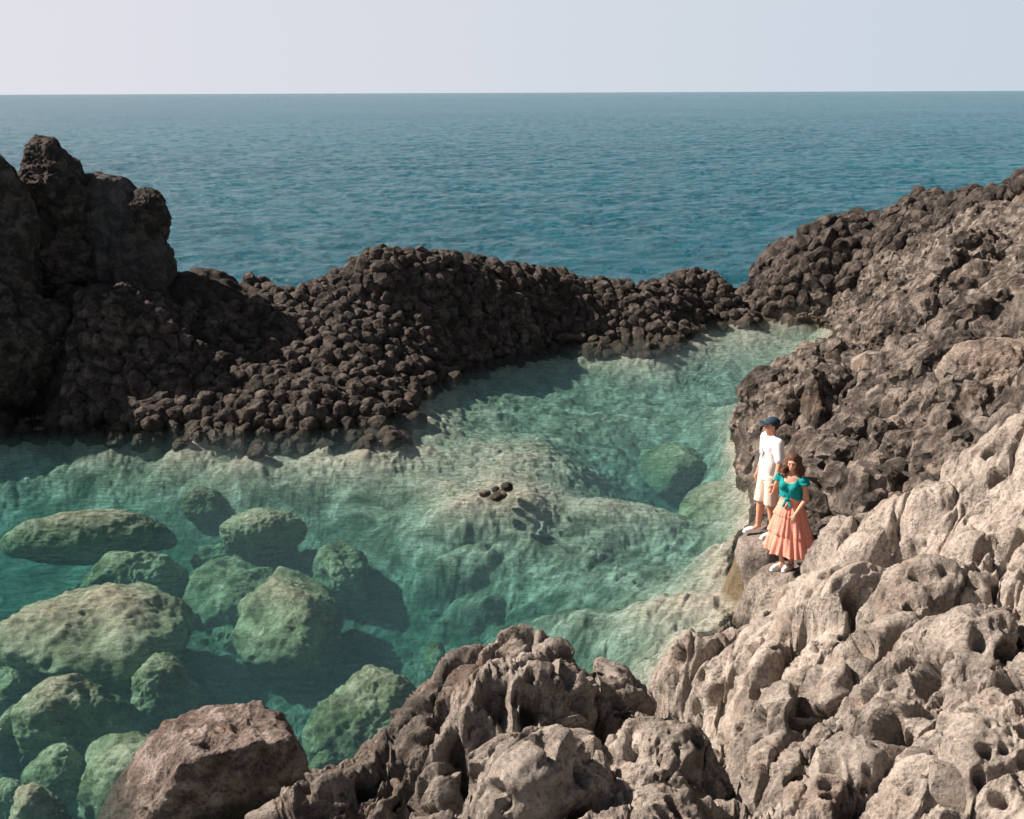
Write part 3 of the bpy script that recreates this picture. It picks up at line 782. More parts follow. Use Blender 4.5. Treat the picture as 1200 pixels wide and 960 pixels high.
part("shoulder", 128, 288, 28.6, (1.35, .9, 1.75), 65, mat=M_slab, n=7, pl=[(0,0,1,.95),(1,-.2,.1,.8),(.3,-1,.2,.75),(-.5,-1,.05,.75),(.7,-.8,.5,.9),(-1,0,.1,.9),(0,1,0,.9),(0,0,-1,.9),(.8,0,.6,.86)], soft=32, rough=.26, fine=.05, label="smooth faced blue grey shoulder")
part("shoulder", 162, 322, 28.3, (.85, .75, 1.35), 66, mat=M_slab, n=7, pl=[(0,0,1,.9),(1,-.1,.05,.8),(.2,-1,.15,.7),(-.8,-.8,.1,.8),(0,1,0,.9),(-1,0,0,.9),(0,0,-1,1),(.7,-.7,.1,.84)], soft=32, rough=.26, fine=.10)
part("overhang", 172, 262, 28.5, (.62, .6, .72), 67, n=7, planes=10, soft=32, rough=0.31, fine=0.12, label="black overhanging head at the right end")
part("knob", 133, 220, 28.7, (.26, .26, .42), 68, n=6, planes=12, soft=32, rough=0.34, fine=0.12)
part("knob", 152, 236, 28.7, (.28, .28, .36), 69, n=6, planes=12, soft=32, rough=0.34, fine=0.12)
part("knob", 110, 226, 28.8, (.42, .35, .5), 70, n=6, planes=9, soft=32, rough=0.26, fine=0.09)
part("foot", 5, 415, 25.4, (1.6, 1.0, 1.4), 71, n=7, planes=12, soft=32, rough=0.34, fine=0.15)
part("foot", 120, 385, 26.6, (1.5, .9, .9), 72, n=7, planes=12, soft=32, rough=0.42, fine=0.18)
part("foot", -70, 440, 24.8, (1.7, 1.2, 1.6), 73, n=6, planes=12, soft=32, rough=0.34, fine=0.15)



# rounded lava cobbles: the largest seen are objects, the rest one heap per bank
rs0 = np.random.RandomState(12)
Nn2 = grid_normals(np.c_[GX, GY, blur(P[:, 2:3], 4)[:, 0]])
u_, v_ = proj(P)
POOLP = [(0,505),(75,498),(110,503),(200,510),(240,508),(300,520),(380,512),(430,512),(470,506),(490,480),(480,462),(505,448),(540,435),(590,415),(640,405),(700,404),(770,405),(797,395),(803,380),(830,373),(895,371),(1012,372),(985,395),(965,412),(930,430),(895,460),(862,505),(862,532),(885,552),(868,628),(800,800),(400,960),(0,960),(-300,960),(-300,515)]
chan2 = inpoly(u00, v00, [(800,339),(834,343),(884,361),(870,367),(838,364),(800,354)])
inpool = inpoly(u_, v_ - 13, POOLP) | chan2
leftm = (~inpool) & ~((GX > 3) & (GY < 29.5)) & (GY > 20) & (H0 > -.42) & (GX < _ll[0] + 1.0) & (~inpoly(u_, v_, [(-400,100),(190,100),(200,335),(90,352),(78,500),(-400,560)])) & (~inpoly(u_, v_, [(180,318),(250,312),(310,340),(300,358),(200,362)]))
rightm = (GY > 20) & (~chan2) & (H0 > -.05) & inpoly(u_, v_, [(700,400),(815,352),(900,362),(985,340),(1030,300),(1075,285),(1100,262),(1150,238),(1260,205),(1260,100),(700,100)]) & (~leftm)
SRC = []
for seed in range(9):
    X, F = rock_shape((1, .84, .74), 300 + seed, n=2, planes=8, soft=16, rough=.45, fine=.22)
    X3, F3 = rock_shape((1, .84, .74), 300 + seed, n=4, planes=8, soft=16, rough=.40, fine=.16)
    SRC.append((X, F, X3, F3))
CRAG = [rock_shape((1.25, .9, .7), 340 + q, n=3, planes=9, soft=10, rough=.75, fine=.30, freq=1.6) for q in range(6)]
placed = []; cellmap = {}
def scatter(msk, rmin, rmax, which, tries):
    idx = np.where(msk)[0]
    # area weighting: polar cells grow with distance squared
    wgt = (dist[idx] ** 2); wgt /= wgt.sum()
    pick = rs0.choice(idx, size=tries, replace=True, p=wgt)
    rad = rmin + (rmax - rmin) * rs0.rand(tries) ** 2.1
    o_ = np.argsort(-rad)
    for a in o_:
        i = pick[a]; r = rad[a]
        p = P[i]; key = (int(p[0] // .5), int(p[1] // .5), int(p[2] // .5))
        ok = True
        for dx in (-1, 0, 1):
            for dy in (-1, 0, 1):
                for dz in (-1, 0, 1):
                    for (q, rq, *_r) in cellmap.get((key[0] + dx, key[1] + dy, key[2] + dz), ()):
                        if (p[0]-q[0])**2 + (p[1]-q[1])**2 + (p[2]-q[2])**2 < (.80 * (r + rq)) ** 2:
                            ok = False; break
                    if not ok: break
                if not ok: break
            if not ok: break
        if ok:
            e = (p, r, i, which); cellmap.setdefault(key, []).append(e); placed.append(e)
scatter(leftm & (fbm(P, .9, 2, 333) > -.28), .045, .20, 0, 110000)
scatter(rightm & (fbm(P, .9, 2, 333) > -.25), .050, .23, 1, 40000)
RUB = (GX > 3.2) & (GY > 13) & (H0 > .1) & (~leftm) & (~rightm) & (pale < .62) & (fbm(P, .7, 2, 444) > -.12) & (np.hypot(GX - MAN[0], GY - MAN[1]) > .9) & (np.hypot(GX - WOM[0], GY - WOM[1]) > .9)
scatter(RUB, .05, .20, 2, 30000)
ranked = []
for e in placed:
    p, r, i, wch = e
    if wch == 2: continue
    view = np.array([0, 0, CAMH]) - p; dd_ = np.linalg.norm(view)
    f = float(Nn2[i] @ view) / dd_
    uu, vv = u_[i], v_[i]
    ranked.append((-(r / dd_) * (1.0 if f > .15 else .2) * (1 if -10 < uu < 1210 else .05), e))
ranked.sort(key=lambda t: t[0])
COBM = {}
def cob_tf(e):
    p, r, i, wch = e
    n = Vector(Nn2[i]); q = n.to_track_quat('Z', 'Y').to_matrix() @ Matrix.Rotation(rs0.rand() * 6.28, 3, 'Z') @ Matrix.Rotation(rs0.normal() * .35, 3, 'X')
    c = p + Nn2[i] * r * (.35 * rs0.rand() - .22)
    return q, c, r * (1.0 + .25 * rs0.rand())
hero = [e for _, e in ranked[:300]]
rest = [e for _, e in ranked[300:]] + [e for e in placed if e[3] == 2]
for e in hero:
    k = rs0.randint(9)
    if k not in COBM: COBM[k] = mesh_np("cobble", SRC[k][2], SRC[k][3], M_cob)
    q, c, r = cob_tf(e)
    o = ob("lava_cobble", COBM[k]); o.location = c; o.rotation_euler = q.to_euler(); o.scale = (r, r, r)
    o['category'] = "cobble"
    if e[3] == 0:
        o['label'] = "rounded dark lava cobble among many alike heaped on the left bank of the pool"; o['group'] = "larger cobbles heaped on the left bank"
    else:
        o['label'] = "rounded brown lava cobble among many alike on the far right ridge by the sea"; o['group'] = "larger cobbles on the far right ridge"
for wch, nm, lb in ((0, "lava_cobbles", "countless small rounded dark lava cobbles covering the left bank"), (1, "lava_cobbles", "countless small rounded brown lava cobbles covering the far right ridge"), (2, "lava_rubble", "countless broken dark lava lumps crusting the rocky slope behind the couple")):
    VV = []; FF = []; off = 0
    for e in rest:
        if e[3] != wch: continue
        k = rs0.randint(9); q, c, r = cob_tf(e)
        X = (SRC[k][0] * r * np.array([1 + .25 * rs0.rand(), .8 + .3 * rs0.rand(), .8 + .4 * rs0.rand()])) @ np.array(q).T + c
        FS = SRC[k][1]
        if wch == 2:
            k = k % 6; FS = CRAG[k][1]
            X = (CRAG[k][0] * r * 1.15) @ np.array(q).T + c - Nn2[e[2]] * r * .30
        VV.append(X); FF.append(FS + off); off += len(X)
    if VV:
        o = ob(nm, mesh_np(nm, np.vstack(VV), np.vstack(FF), M_rub if wch == 2 else M_cob, smooth=False), kind='stuff', label=lb)
print("cobbles", len(placed))
for q in ((480,540),(520,530),(560,560),(440,530),(600,600),(700,500),(900,395),(60,600)):
    p_ = W(q[0], q[1], -.4); print(q, round(Hq(p_[0], p_[1]), 2))
# six little stones breaking the surface in the middle of the pool
for k, (u, v, r, lb) in enumerate([(568, 577, .085, "leftmost of the little dry stones breaking the surface in mid pool"), (581, 573, .07, "small brown stone at the back of the mid pool cluster"), (587, 575, .06, "middle stone of the little cluster in mid pool"),
        (583, 582, .10, "largest stone of the little mid pool cluster, nearest the viewer"), (590, 579, .07, "pinkish stone at the front right of the mid pool cluster"), (594, 570, .10, "dark rightmost stone of the little mid pool cluster")]):
    c = W(u, v, .02)
    X3, F3 = rock_shape((r * 1.25, r, r * .9), 400 + k, n=4, planes=10, soft=6, rough=.2, fine=.08)
    o = ob("stone", mesh_np("stone", X3, F3, M_cob if k % 2 else M_tan, attrs={"pale": np.full(len(X3), .3)}), label=lb, category="stone", group="little stones breaking the surface in mid pool")
    o.location = (c[0], c[1], .0)



# ------------------------------------------------------------------ people
def pmat(name, col, rough=.7, sss=0, noise=0.0, nscale=60, pattern=None):
    t = NT_(name); geo = t.n("TexCoord"); pos = geo.outputs['Object']
    n = t.noise(nscale, 4, .6, pos)
    c = t.mix(noise, (col[0], col[1], col[2]), t.ramp(n, [(.3, tuple(x * .6 for x in col)), (.7, tuple(min(1, x * 1.3) for x in col))]))
    if pattern:
        vo = t.n("TexVoronoi"); vo.inputs['Scale'].default_value = 28; t.l(pos, vo.inputs['Vector'])
        c = t.mix(t.ramp(vo.outputs['Distance'], [(.22, 1.), (.30, 0.)]), c, pattern)
    t.l(c, t.b.inputs['Base Color']); t.b.inputs['Roughness'].default_value = rough
    t.b.inputs['Specular IOR Level'].default_value = .3
    t.l(t.bump(n, .35, .006), t.b.inputs['Normal'])
    return t.m
M_skin = pmat("skin", (.52, .27, .18), .55, noise=.2, nscale=20)
M_skin2 = pmat("skin_woman", (.56, .29, .20), .55, noise=.2, nscale=20)
M_shirt = pmat("white_cotton", (.80, .79, .78), .9, noise=.1)
M_print = pmat("grey_print", (.30, .34, .40), .9)
M_shorts = pmat("beige_cotton", (.66, .58, .49), .9, noise=.2)
M_cap = pmat("navy_cloth", (.012, .035, .06), .85, noise=.2)
M_shoe = pmat("white_canvas", (.72, .70, .68), .8, noise=.1)
M_dark = pmat("dark_rubber", (.03, .03, .035), .6)
M_hair = pmat("brown_hair", (.085, .038, .022), .55, noise=.8, nscale=45)
M_hairm = pmat("short_hair", (.03, .02, .015), .6, noise=.5)
M_teal = pmat("teal_cloth", (.0, .235, .24), .85, noise=.35, nscale=24)
M_skirt = pmat("peach_cloth", (.72, .28, .21), .9, noise=.3, pattern=(.76, .42, .35))
M_eye = pmat("eye", (.03, .02, .018), .3)
M_lip = pmat("lip", (.42, .11, .09), .5)

class SDF:
    """signed distance grid with smooth union, turned into one continuous mesh"""
    def __init__(s, lo, hi, h):
        s.lo = np.array(lo, float); s.h = h
        s.n = np.ceil((np.array(hi) - s.lo) / h).astype(int) + 1
        s.D = np.full(s.n, 1.0, np.float32)
    def _box(s, lo, hi, m):
        a = np.clip(((np.array(lo) - m - s.lo) / s.h).astype(int), 0, s.n); b = np.clip(((np.array(hi) + m - s.lo) / s.h).astype(int) + 2, 0, s.n)
        if (b <= a).any(): return None
        ax = [s.lo[i] + s.h * np.arange(a[i], b[i]) for i in range(3)]
        return tuple(slice(a[i], b[i]) for i in range(3)), np.meshgrid(*ax, indexing='ij')
    def _put(s, sl, d, k, cut=False):
        A = s.D[sl]
        if cut:
            s.D[sl] = np.maximum(A, -d); return
        h = np.clip(.5 + .5 * (A - d) / k, 0, 1)
        s.D[sl] = A * (1 - h) + d * h - k * h * (1 - h)
    def cone(s, p, q, r0, r1, k=.02, sq=(1, 1, 1), cut=False):
        p = np.array(p, float); q = np.array(q, float); R = max(r0, r1)
        bx = s._box(np.minimum(p, q) - R, np.maximum(p, q) + R, .05)
        if bx is None: return
        sl, (X, Y, Z) = bx
        d = q - p; L = max(d @ d, 1e-9)
        t = np.clip(((X - p[0]) * d[0] + (Y - p[1]) * d[1] + (Z - p[2]) * d[2]) / L, 0, 1)
        dd = np.sqrt(((X - p[0] - t * d[0]) / sq[0]) ** 2 + ((Y - p[1] - t * d[1]) / sq[1]) ** 2 + ((Z - p[2] - t * d[2]) / sq[2]) ** 2) - (r0 + (r1 - r0) * t)
        s._put(sl, (dd * min(sq)).astype(np.float32), k, cut)
    def ell(s, c, r, k=.02, cut=False, rot=None):
        c = np.array(c, float); r = np.array(r, float)
        bx = s._box(c - r.max(), c + r.max(), .05)
        if bx is None: return
        sl, (X, Y, Z) = bx
        Q = np.stack([X - c[0], Y - c[1], Z - c[2]], -1)
        if rot is not None: Q = Q @ rot
        k0 = np.sqrt(((Q / r) ** 2).sum(-1)); k1 = np.sqrt(((Q / r ** 2) ** 2).sum(-1)) + 1e-9
        s._put(sl, (k0 * (k0 - 1) / k1).astype(np.float32), k, cut)
    def clip(s, n, o):
        """keep the side where (x-o).n < 0"""
        n = np.array(n, float); n /= np.linalg.norm(n)
        ax = [s.lo[i] + s.h * np.arange(s.n[i]) for i in range(3)]
        d = (ax[0][:, None, None] - o[0]) * n[0] + (ax[1][None, :, None] - o[1]) * n[1] + (ax[2][None, None, :] - o[2]) * n[2]
        s.D = np.maximum(s.D, d.astype(np.float32))
    def mesh(s):
        D = s.D; D[0] = D[-1] = 1; D[:, 0] = D[:, -1] = 1; D[:, :, 0] = D[:, :, -1] = 1
        S_ = D < 0
        n = [k - 1 for k in D.shape]
        cnt = np.zeros(n, np.int8); acc = np.zeros(n + [3], np.float32)
        for ax in range(3):
            o1, o2 = [a for a in range(3) if a != ax]
            for b in (0, 1):
                for c in (0, 1):
                    A = [slice(0, -1)] * 3; A[o1] = slice(b, D.shape[o1] - 1 + b); A[o2] = slice(c, D.shape[o2] - 1 + c)
                    B = list(A); A[ax] = slice(0, -1); B[ax] = slice(1, None)
                    a_, b_ = D[tuple(A)], D[tuple(B)]
                    m = (a_ < 0) != (b_ < 0)
                    t = np.where(m, a_ / np.where(m, a_ - b_, 1), 0)
                    cnt += m; acc[..., ax] += np.where(m, t, 0); acc[..., o1] += m * b; acc[..., o2] += m * c
        act = cnt > 0
        idx = np.full(n, -1, np.int64); idx[act] = np.arange(act.sum())
        loc = acc[act] / cnt[act][:, None]
        V = s.lo + s.h * (np.argwhere(act) + loc)
        Fs = []
        for ax in range(3):
            o1, o2 = (ax + 1) % 3, (ax + 2) % 3
            A = [slice(1, -1)] * 3; B = [slice(1, -1)] * 3
            A[ax] = slice(0, -1); B[ax] = slice(1, None)
            sa, sb = S_[tuple(A)], S_[tuple(B)]
            e = np.argwhere(sa != sb)
            flip = sb[tuple(e.T)]
            e = e + 1; e[:, ax] -= 1
            def at_(d1, d2):
                q = e.copy(); q[:, o1] -= d1; q[:, o2] -= d2; return idx[tuple(q.T)]
            f = np.stack([at_(1, 1), at_(0, 1), at_(0, 0), at_(1, 0)], 1)
            f[flip] = f[flip][:, ::-1]
            Fs.append(f)
        F = np.vstack(Fs); F = F[(F >= 0).all(1)]
        # light smoothing
        for _ in range(2):
            s_ = np.zeros_like(V); c_ = np.zeros(len(V))
            for a, b in ((0, 1), (1, 2), (2, 3), (3, 0)):
                np.add.at(s_, F[:, a], V[F[:, b]]); np.add.at(s_, F[:, b], V[F[:, a]])
                np.add.at(c_, F[:, a], 1); np.add.at(c_, F[:, b], 1)
            V = V * .5 + .5 * s_ / np.maximum(c_, 1)[:, None]
        return V, F

def hand(B, wrist, dirv, palm_n, size=1.0, curl=.5, side=1):
    """palm plus five separate bent fingers; dirv points to the finger tips, palm_n out of the palm"""
    d = np.array(dirv, float); d /= np.linalg.norm(d)
    n = np.array(palm_n, float); n -= d * (n @ d); n /= np.linalg.norm(n)
    w_ = np.cross(d, n) * side
    wr = np.array(wrist, float)
    rot = np.stack([w_, n, d], 1)
    B.ell(wr + d * .045 * size, (.040 * size, .017 * size, .052 * size), .012, rot=rot)
    B.cone(wr, wr + d * .03 * size, .023 * size, .024 * size, .015)
    for i, (o, L) in enumerate(((-.030, .062), (-.011, .073), (.009, .070), (.028, .055))):
        b = wr + d * .082 * size + w_ * o * size
        a1 = curl * .6; a2 = curl * 1.5
        m = b + (d * math.cos(a1) + n * math.sin(a1)) * L * .5 * size
        e = m + (d * math.cos(a2) + n * math.sin(a2)) * L * .5 * size
        B.cone(b - d * .02, b, .0090 * size, .0088 * size, .004); B.cone(b, m, .0088 * size, .0078 * size, .003); B.cone(m, e, .0078 * size, .0062 * size, .003)
    tb = wr + d * .028 * size - w_ * .030 * size
    tm = tb + (d * .6 - w_ * .65 + n * .35) * .040 * size
    te = tm + (d * .85 - w_ * .15 + n * .45) * .030 * size
    B.cone(tb + w_ * .01, tm, .013 * size, .0100 * size, .008); B.cone(tm, te, .0098 * size, .0075 * size, .004)

def limb(B, a, m, b, r, k=.02):
    B.cone(a, m, r[0], r[1], k); B.cone(m, b, r[2], r[3], k)

def head_shape(B, c, s_, yaw, male):
    """skull, jaw, nose, ears, brows; the face looks towards -y turned by yaw"""
    Rz = np.array(Matrix.Rotation(yaw, 3, 'Z'))
    P_ = lambda x, y, z: np.array(c) + Rz @ (np.array([x, y, z]) * s_)
    B.ell(P_(0, .012, .03), np.array([.076, .093, .090]) * s_, .02, rot=Rz)
    B.ell(P_(0, -.018, -.028), np.array([.060, .068, .075]) * s_, .03, rot=Rz)
    B.ell(P_(0, -.055, -.082), np.array([.030, .026, .024]) * s_, .03, rot=Rz)
    B.cone(P_(0, -.086, .008), P_(0, -.106, -.026), .009 * s_, .013 * s_, .010)
    for sx in (-1, 1):
        B.cone(P_(sx * .012, -.088, .022), P_(sx * .045, -.076, .020), .010 * s_, .009 * s_, .014)
        B.ell(P_(sx * .078, .01, -.005), np.array([.010, .020, .032]) * s_, .008, rot=Rz)
        B.ell(P_(sx * .035, -.062, -.022), np.array([.020, .018, .018]) * s_, .02, rot=Rz)
        B.ell(P_(sx * .030, -.092, .000), np.array([.015, .010, .009]) * s_, .004, cut=True, rot=Rz)
    B.cone(P_(-.020, -.083, -.052), P_(.020, -.083, -.052), .008 * s_, .008 * s_, .010)
    return P_

def sdf_obj(name, B, mat, parent, wrinkle=0.0, wf=9, seed=0, **k):
    V, F = B.mesh()
    if wrinkle:
        V = V + wrinkle * np.c_[fbm(V * np.array([1, 1, .45]), wf, 3, seed), fbm(V * np.array([1, 1, .45]), wf, 3, seed + 5), .3 * fbm(V, wf, 2, seed + 9)]
    return ob(name, mesh_np(name, V, F, mat), parent, **k)
def blob(name, c, r, mat, parent, rot=None):
    V, F = ico(3); X = V * np.array(r)
    if rot is not None: X = X @ rot.T
    return ob(name, mesh_np(name, X + np.array(c), F, mat), parent)
def shoe(name, foot, toe, mat, parent, size=1.0):
    f = np.array(foot, float); t_ = np.array(toe, float); d = t_ - f; d[2] = 0; d /= np.linalg.norm(d)
    lo = np.minimum(f, t_) - .12; hi = np.maximum(f, t_) + .12
    B = SDF(lo, hi, .006)
    B.cone(f + [0, 0, .042], f + d * .13 * size + [0, 0, .038], .040 * size, .040 * size, .02)
    B.cone(f + d * .10 * size + [0, 0, .034], f + d * .175 * size + [0, 0, .028], .042 * size, .034 * size, .02)
    B.cone(f + [0, 0, .05], f + [0, 0, .088], .038 * size, .036 * size, .02)
    B.clip((0, 0, -1), (0, 0, .014))
    o = sdf_obj(name, B, mat, parent)
    Bs = SDF(lo, hi, .006)
    Bs.cone(f + [0, 0, .012], f + d * .10 * size + [0, 0, .012], .043 * size, .044 * size, .01); Bs.cone(f + d * .10 * size + [0, 0, .012], f + d * .180 * size + [0, 0, .012], .045 * size, .036 * size, .01)
    Bs.clip((0, 0, 1), (0, 0, .022)); Bs.clip((0, 0, -1), (0, 0, .0))
    sdf_obj("sole", Bs, M_shirt, o)
    return o

# meeting point of the joined hands
HJ = W(905.5, 579, 1.68)
# --- man
mz = Hq(MAN[0], MAN[1], 3)
man = bpy.data.objects.new("person", None); C.objects.link(man)
man['label'] = "standing person in navy cap, white t-shirt and beige shorts looking out over the pool"; man['category'] = "person"
man['group'] = "couple standing on the ledge"
MY = math.radians(-74); PS_ = 1.03
man.location = (MAN[0], MAN[1], mz); man.rotation_euler = (0, 0, MY); man.scale = (PS_,) * 3
def tolocal(p, base_, yaw):
    return np.array(Matrix.Rotation(-yaw, 3, 'Z') @ Vector(np.array(p, float) - np.array(base_, float))) / PS_
hj = tolocal(HJ, (MAN[0], MAN[1], mz), MY)
B = SDF((-.45, -.45, -.02), (.62, .62, 1.80), .0065)
hipL, hipR = (.095, 0, .90), (-.095, 0, .90)
kneeL, kneeR = (.11, -.01, .48), (-.11, -.05, .49)
ankL, ankR = (.12, .05, .09), (-.12, -.06, .09)
limb(B, hipL, kneeL, ankL, (.088, .056, .056, .036)); limb(B, hipR, kneeR, ankR, (.088, .056, .056, .036))
for kx, ax_ in ((kneeL, ankL), (kneeR, ankR)):
    mid = (np.array(kx) * .68 + np.array(ax_) * .32); B.ell(mid + [0, .016, 0], (.048, .052, .11), .03)
    B.cone(np.array(ax_) , np.array(ax_) + [0, -.10, -.05], .034, .028, .02)
B.cone((0, 0, .90), (0, 0, 1.05), .13, .125, .05, sq=(1.15, .85, 1))
B.cone((0, 0, 1.05), (0, -.005, 1.34), .125, .150, .05, sq=(1.2, .80, 1))
B.cone((-.155, .005, 1.425), (.155, .005, 1.425), .058, .058, .05)
B.cone((0, .01, 1.44), (0, 0, 1.54), .055, .052, .03)
shL, shR = np.array((.185, .01, 1.42)), np.array((-.185, .01, 1.42))
hd = hj - shL; L = np.linalg.norm(hd)
wl_ = shL + hd * (1 - .075 / L)
if np.linalg.norm(wl_ - shL) > .56: wl_ = shL + hd / L * .56
elL = (shL + wl_) / 2 + np.array((.02, .035, -.02))
limb(B, shL, elL, wl_, (.052, .040, .040, .027))
hand(B, wl_, wl_ - elL + np.array((0, 0, -.05)), (-1, -.2, 0), 1.0, .8, 1)
elR = np.array((-.25, .03, 1.13)); wrR = np.array((-.24, -.05, .88))
limb(B, shR, elR, wrR, (.052, .040, .040, .027)); hand(B, wrR, (0, -.1, -1), (1, 0, 0), 1.0, .6, -1)
HC = (0, -.012, 1.635)
PH = head_shape(B, HC, 1.0, math.radians(-14), True)
body = sdf_obj("body", B, M_skin, man)
for sx in (-1, 1): blob("eye", PH(sx * .030, -.083, .001), (.011, .007, .007), M_eye, man)
blob("mouth", PH(0, -.090, -.053), (.021, .006, .005), M_lip, man)
Bh = SDF((-.2, -.25, 1.45), (.2, .25, 1.85), .007)
Rh = np.array(Matrix.Rotation(math.radians(-14), 3, 'Z'))
Bh.ell(PH(0, .022, .028), (.081, .095, .092), .02, rot=Rh); Bh.clip(Rh @ np.array((0, -1, -.35)), PH(0, -.01, .0))
sdf_obj("hair", Bh, M_hairm, man, wrinkle=.003, wf=40)
Bc = SDF((-.25, -.35, 1.5), (.25, .25, 1.85), .007)
Bc.ell(PH(0, .012, .050), (.090, .106, .086), .01, rot=Rh); Bc.clip((0, 0, -1), PH(0, 0, .045))
Bc.cone(PH(-.035, -.115, .050), PH(.035, -.115, .050), .062, .062, .012, sq=(1, 1, .12))
cap = sdf_obj("cap", Bc, M_cap, man)
blob("button", PH(0, .012, .137), (.010, .010, .006), M_cap, cap)
Bt = SDF((-.45, -.4, .80), (.55, .45, 1.65), .007)
Bt.cone((0, 0, .86), (0, 0, 1.10), .152, .145, .04, sq=(1.18, .90, 1)); Bt.cone((0, 0, 1.10), (0, -.005, 1.36), .145, .168, .05, sq=(1.2, .82, 1))
Bt.cone((-.160, .005, 1.425), (.160, .005, 1.425), .070, .070, .05)
Bt.cone(shL, shL + (elL - shL) * .75, .072, .066, .03); Bt.cone(shR, shR + (elR - shR) * .75, .072, .066, .03)
Bt.clip((0, 0, -1), (0, 0, .865)); Bt.cone((0, -.01, 1.50), (0, -.02, 1.62), .068, .085, cut=True)
aL = (elL - shL) / np.linalg.norm(elL - shL)
ts = sdf_obj("t_shirt", Bt, M_shirt, man, wrinkle=.012, wf=8, seed=7)
# grey print on the chest
V = []; F = []
for a in range(9):
    for b in range(7):
        x = -.05 + .1 * a / 8; z = 1.19 + .15 * b / 6
        V.append((x, -.155 - .0 + .9 * x * x - .012 * (z - 1.2), z))
for a in range(8):
    for b in range(6):
        if ((a - 3.5) / 4) ** 2 + ((b - 2.5) / 3) ** 2 < 1.0 and (a + b * 3) % 4: F.append((a * 7 + b, (a + 1) * 7 + b, (a + 1) * 7 + b + 1, a * 7 + b + 1))
me = bpy.data.meshes.new("print"); me.from_pydata(V, [], F); me.materials.append(M_print); ob("print", me, ts)
Bp = SDF((-.35, -.3, .35), (.35, .3, 1.0), .007)
Bp.cone((0, 0, .90), (0, 0, .95), .14, .14, .04, sq=(1.18, .88, 1))
for h_, k_ in ((hipL, kneeL), (hipR, kneeR)):
    h_ = np.array(h_); k_ = np.array(k_); Bp.cone(h_, h_ + (k_ - h_) * 1.0, .108, .098, .03)
Bp.clip((0, 0, 1), (0, 0, .94)); Bp.clip((0, 0, -1), (0, 0, .50))
sdf_obj("shorts", Bp, M_shorts, man, wrinkle=.010, wf=9, seed=31)
shoe("shoe", (ankL[0], ankL[1] + .0, 0), (ankL[0] + .03, ankL[1] - .18, 0), M_shoe, man, 1.05)
shoe("shoe", (ankR[0], ankR[1], 0), (ankR[0] - .03, ankR[1] - .18, 0), M_shoe, man, 1.05)
Bw = SDF(wl_ - .08, wl_ + .08, .005); ad_ = (wl_ - elL) / np.linalg.norm(wl_ - elL)
Bw.cone(wl_ - ad_ * .035, wl_ - ad_ * .015, .036, .035, .005)
sdf_obj("wristwatch", Bw, M_dark, man)

# --- woman
wz = Hq(WOM[0], WOM[1], 3)
wom = bpy.data.objects.new("person", None); C.objects.link(wom)
wom['label'] = "standing person with brown hair, teal tied top, peach tiered skirt and white shoes"; wom['category'] = "person"
wom['group'] = "couple standing on the ledge"
WY = math.radians(-36)
wom.location = (WOM[0], WOM[1], wz); wom.rotation_euler = (0, 0, WY); wom.scale = (PS_,) * 3
hj = tolocal(HJ, (WOM[0], WOM[1], wz), WY)
B = SDF((-.6, -.45, -.02), (.45, .55, 1.72), .0065)
limb(B, (.085, 0, .86), (.075, -.02, .47), (.06, .03, .08), (.088, .054, .052, .032)); limb(B, (-.085, 0, .86), (-.075, -.02, .47), (-.05, -.04, .08), (.088, .054, .052, .032))
for kx, ax_ in (((.075, -.02, .47), (.06, .03, .08)), ((-.075, -.02, .47), (-.05, -.04, .08))):
    B.ell(np.array(kx) * .68 + np.array(ax_) * .32 + [0, .014, 0], (.045, .048, .10), .03); B.cone(np.array(ax_), np.array(ax_) + [0, -.09, -.045], .03, .025, .02)
B.cone((0, 0, .86), (0, 0, .90), .14, .13, .05, sq=(1.15, .9, 1)); B.cone((0, 0, .92), (0, 0, 1.06), .125, .112, .05, sq=(1.1, .85, 1)); B.cone((0, 0, 1.06), (0, 0, 1.24), .112, .125, .05, sq=(1.15, .82, 1))
B.cone((-.125, .005, 1.325), (.125, .005, 1.325), .048, .048, .05)
for sx in (-1, 1): B.ell((sx * .07, -.075, 1.20), (.066, .06, .066), .03)
B.cone((0, .01, 1.33), (0, -.005, 1.43), .048, .045, .03)
shR = np.array((-.155, .005, 1.315)); shL = np.array((.155, .005, 1.315))
hd = hj - shR; L = np.linalg.norm(hd)
wr_ = shR + hd * (1 - .07 / L)
if np.linalg.norm(wr_ - shR) > .52: wr_ = shR + hd / L * .52
elR = (shR + wr_) / 2 + np.array((-.02, .02, -.03))
limb(B, shR, elR, wr_, (.046, .037, .036, .024)); hand(B, wr_, wr_ - elR, (-1, .4, .3), .9, .9, -1)
elL = np.array((.225, -.02, 1.06)); wrL = np.array((.16, -.22, .88))
limb(B, shL, elL, wrL, (.046, .038, .036, .024)); hand(B, wrL, (-.1, -.35, -1), (-.3, 1, 0), .92, .35, 1)
HC = (0, -.015, 1.515)
WH = math.radians(12)
PH = head_shape(B, HC, .95, WH, False)
sdf_obj("body", B, M_skin2, wom)
for sx in (-1, 1): blob("eye", PH(sx * .030, -.084, .001), (.011, .007, .007), M_eye, wom)
blob("mouth", PH(0, -.090, -.053), (.022, .006, .006), M_lip, wom)
Rh = np.array(Matrix.Rotation(WH, 3, 'Z'))
Bh = SDF((-.25, -.25, 1.20), (.25, .25, 1.75), .007)
Bh.ell(PH(0, .022, .042), (.090, .098, .088), .02, rot=Rh)
rsh = np.random.RandomState(4)
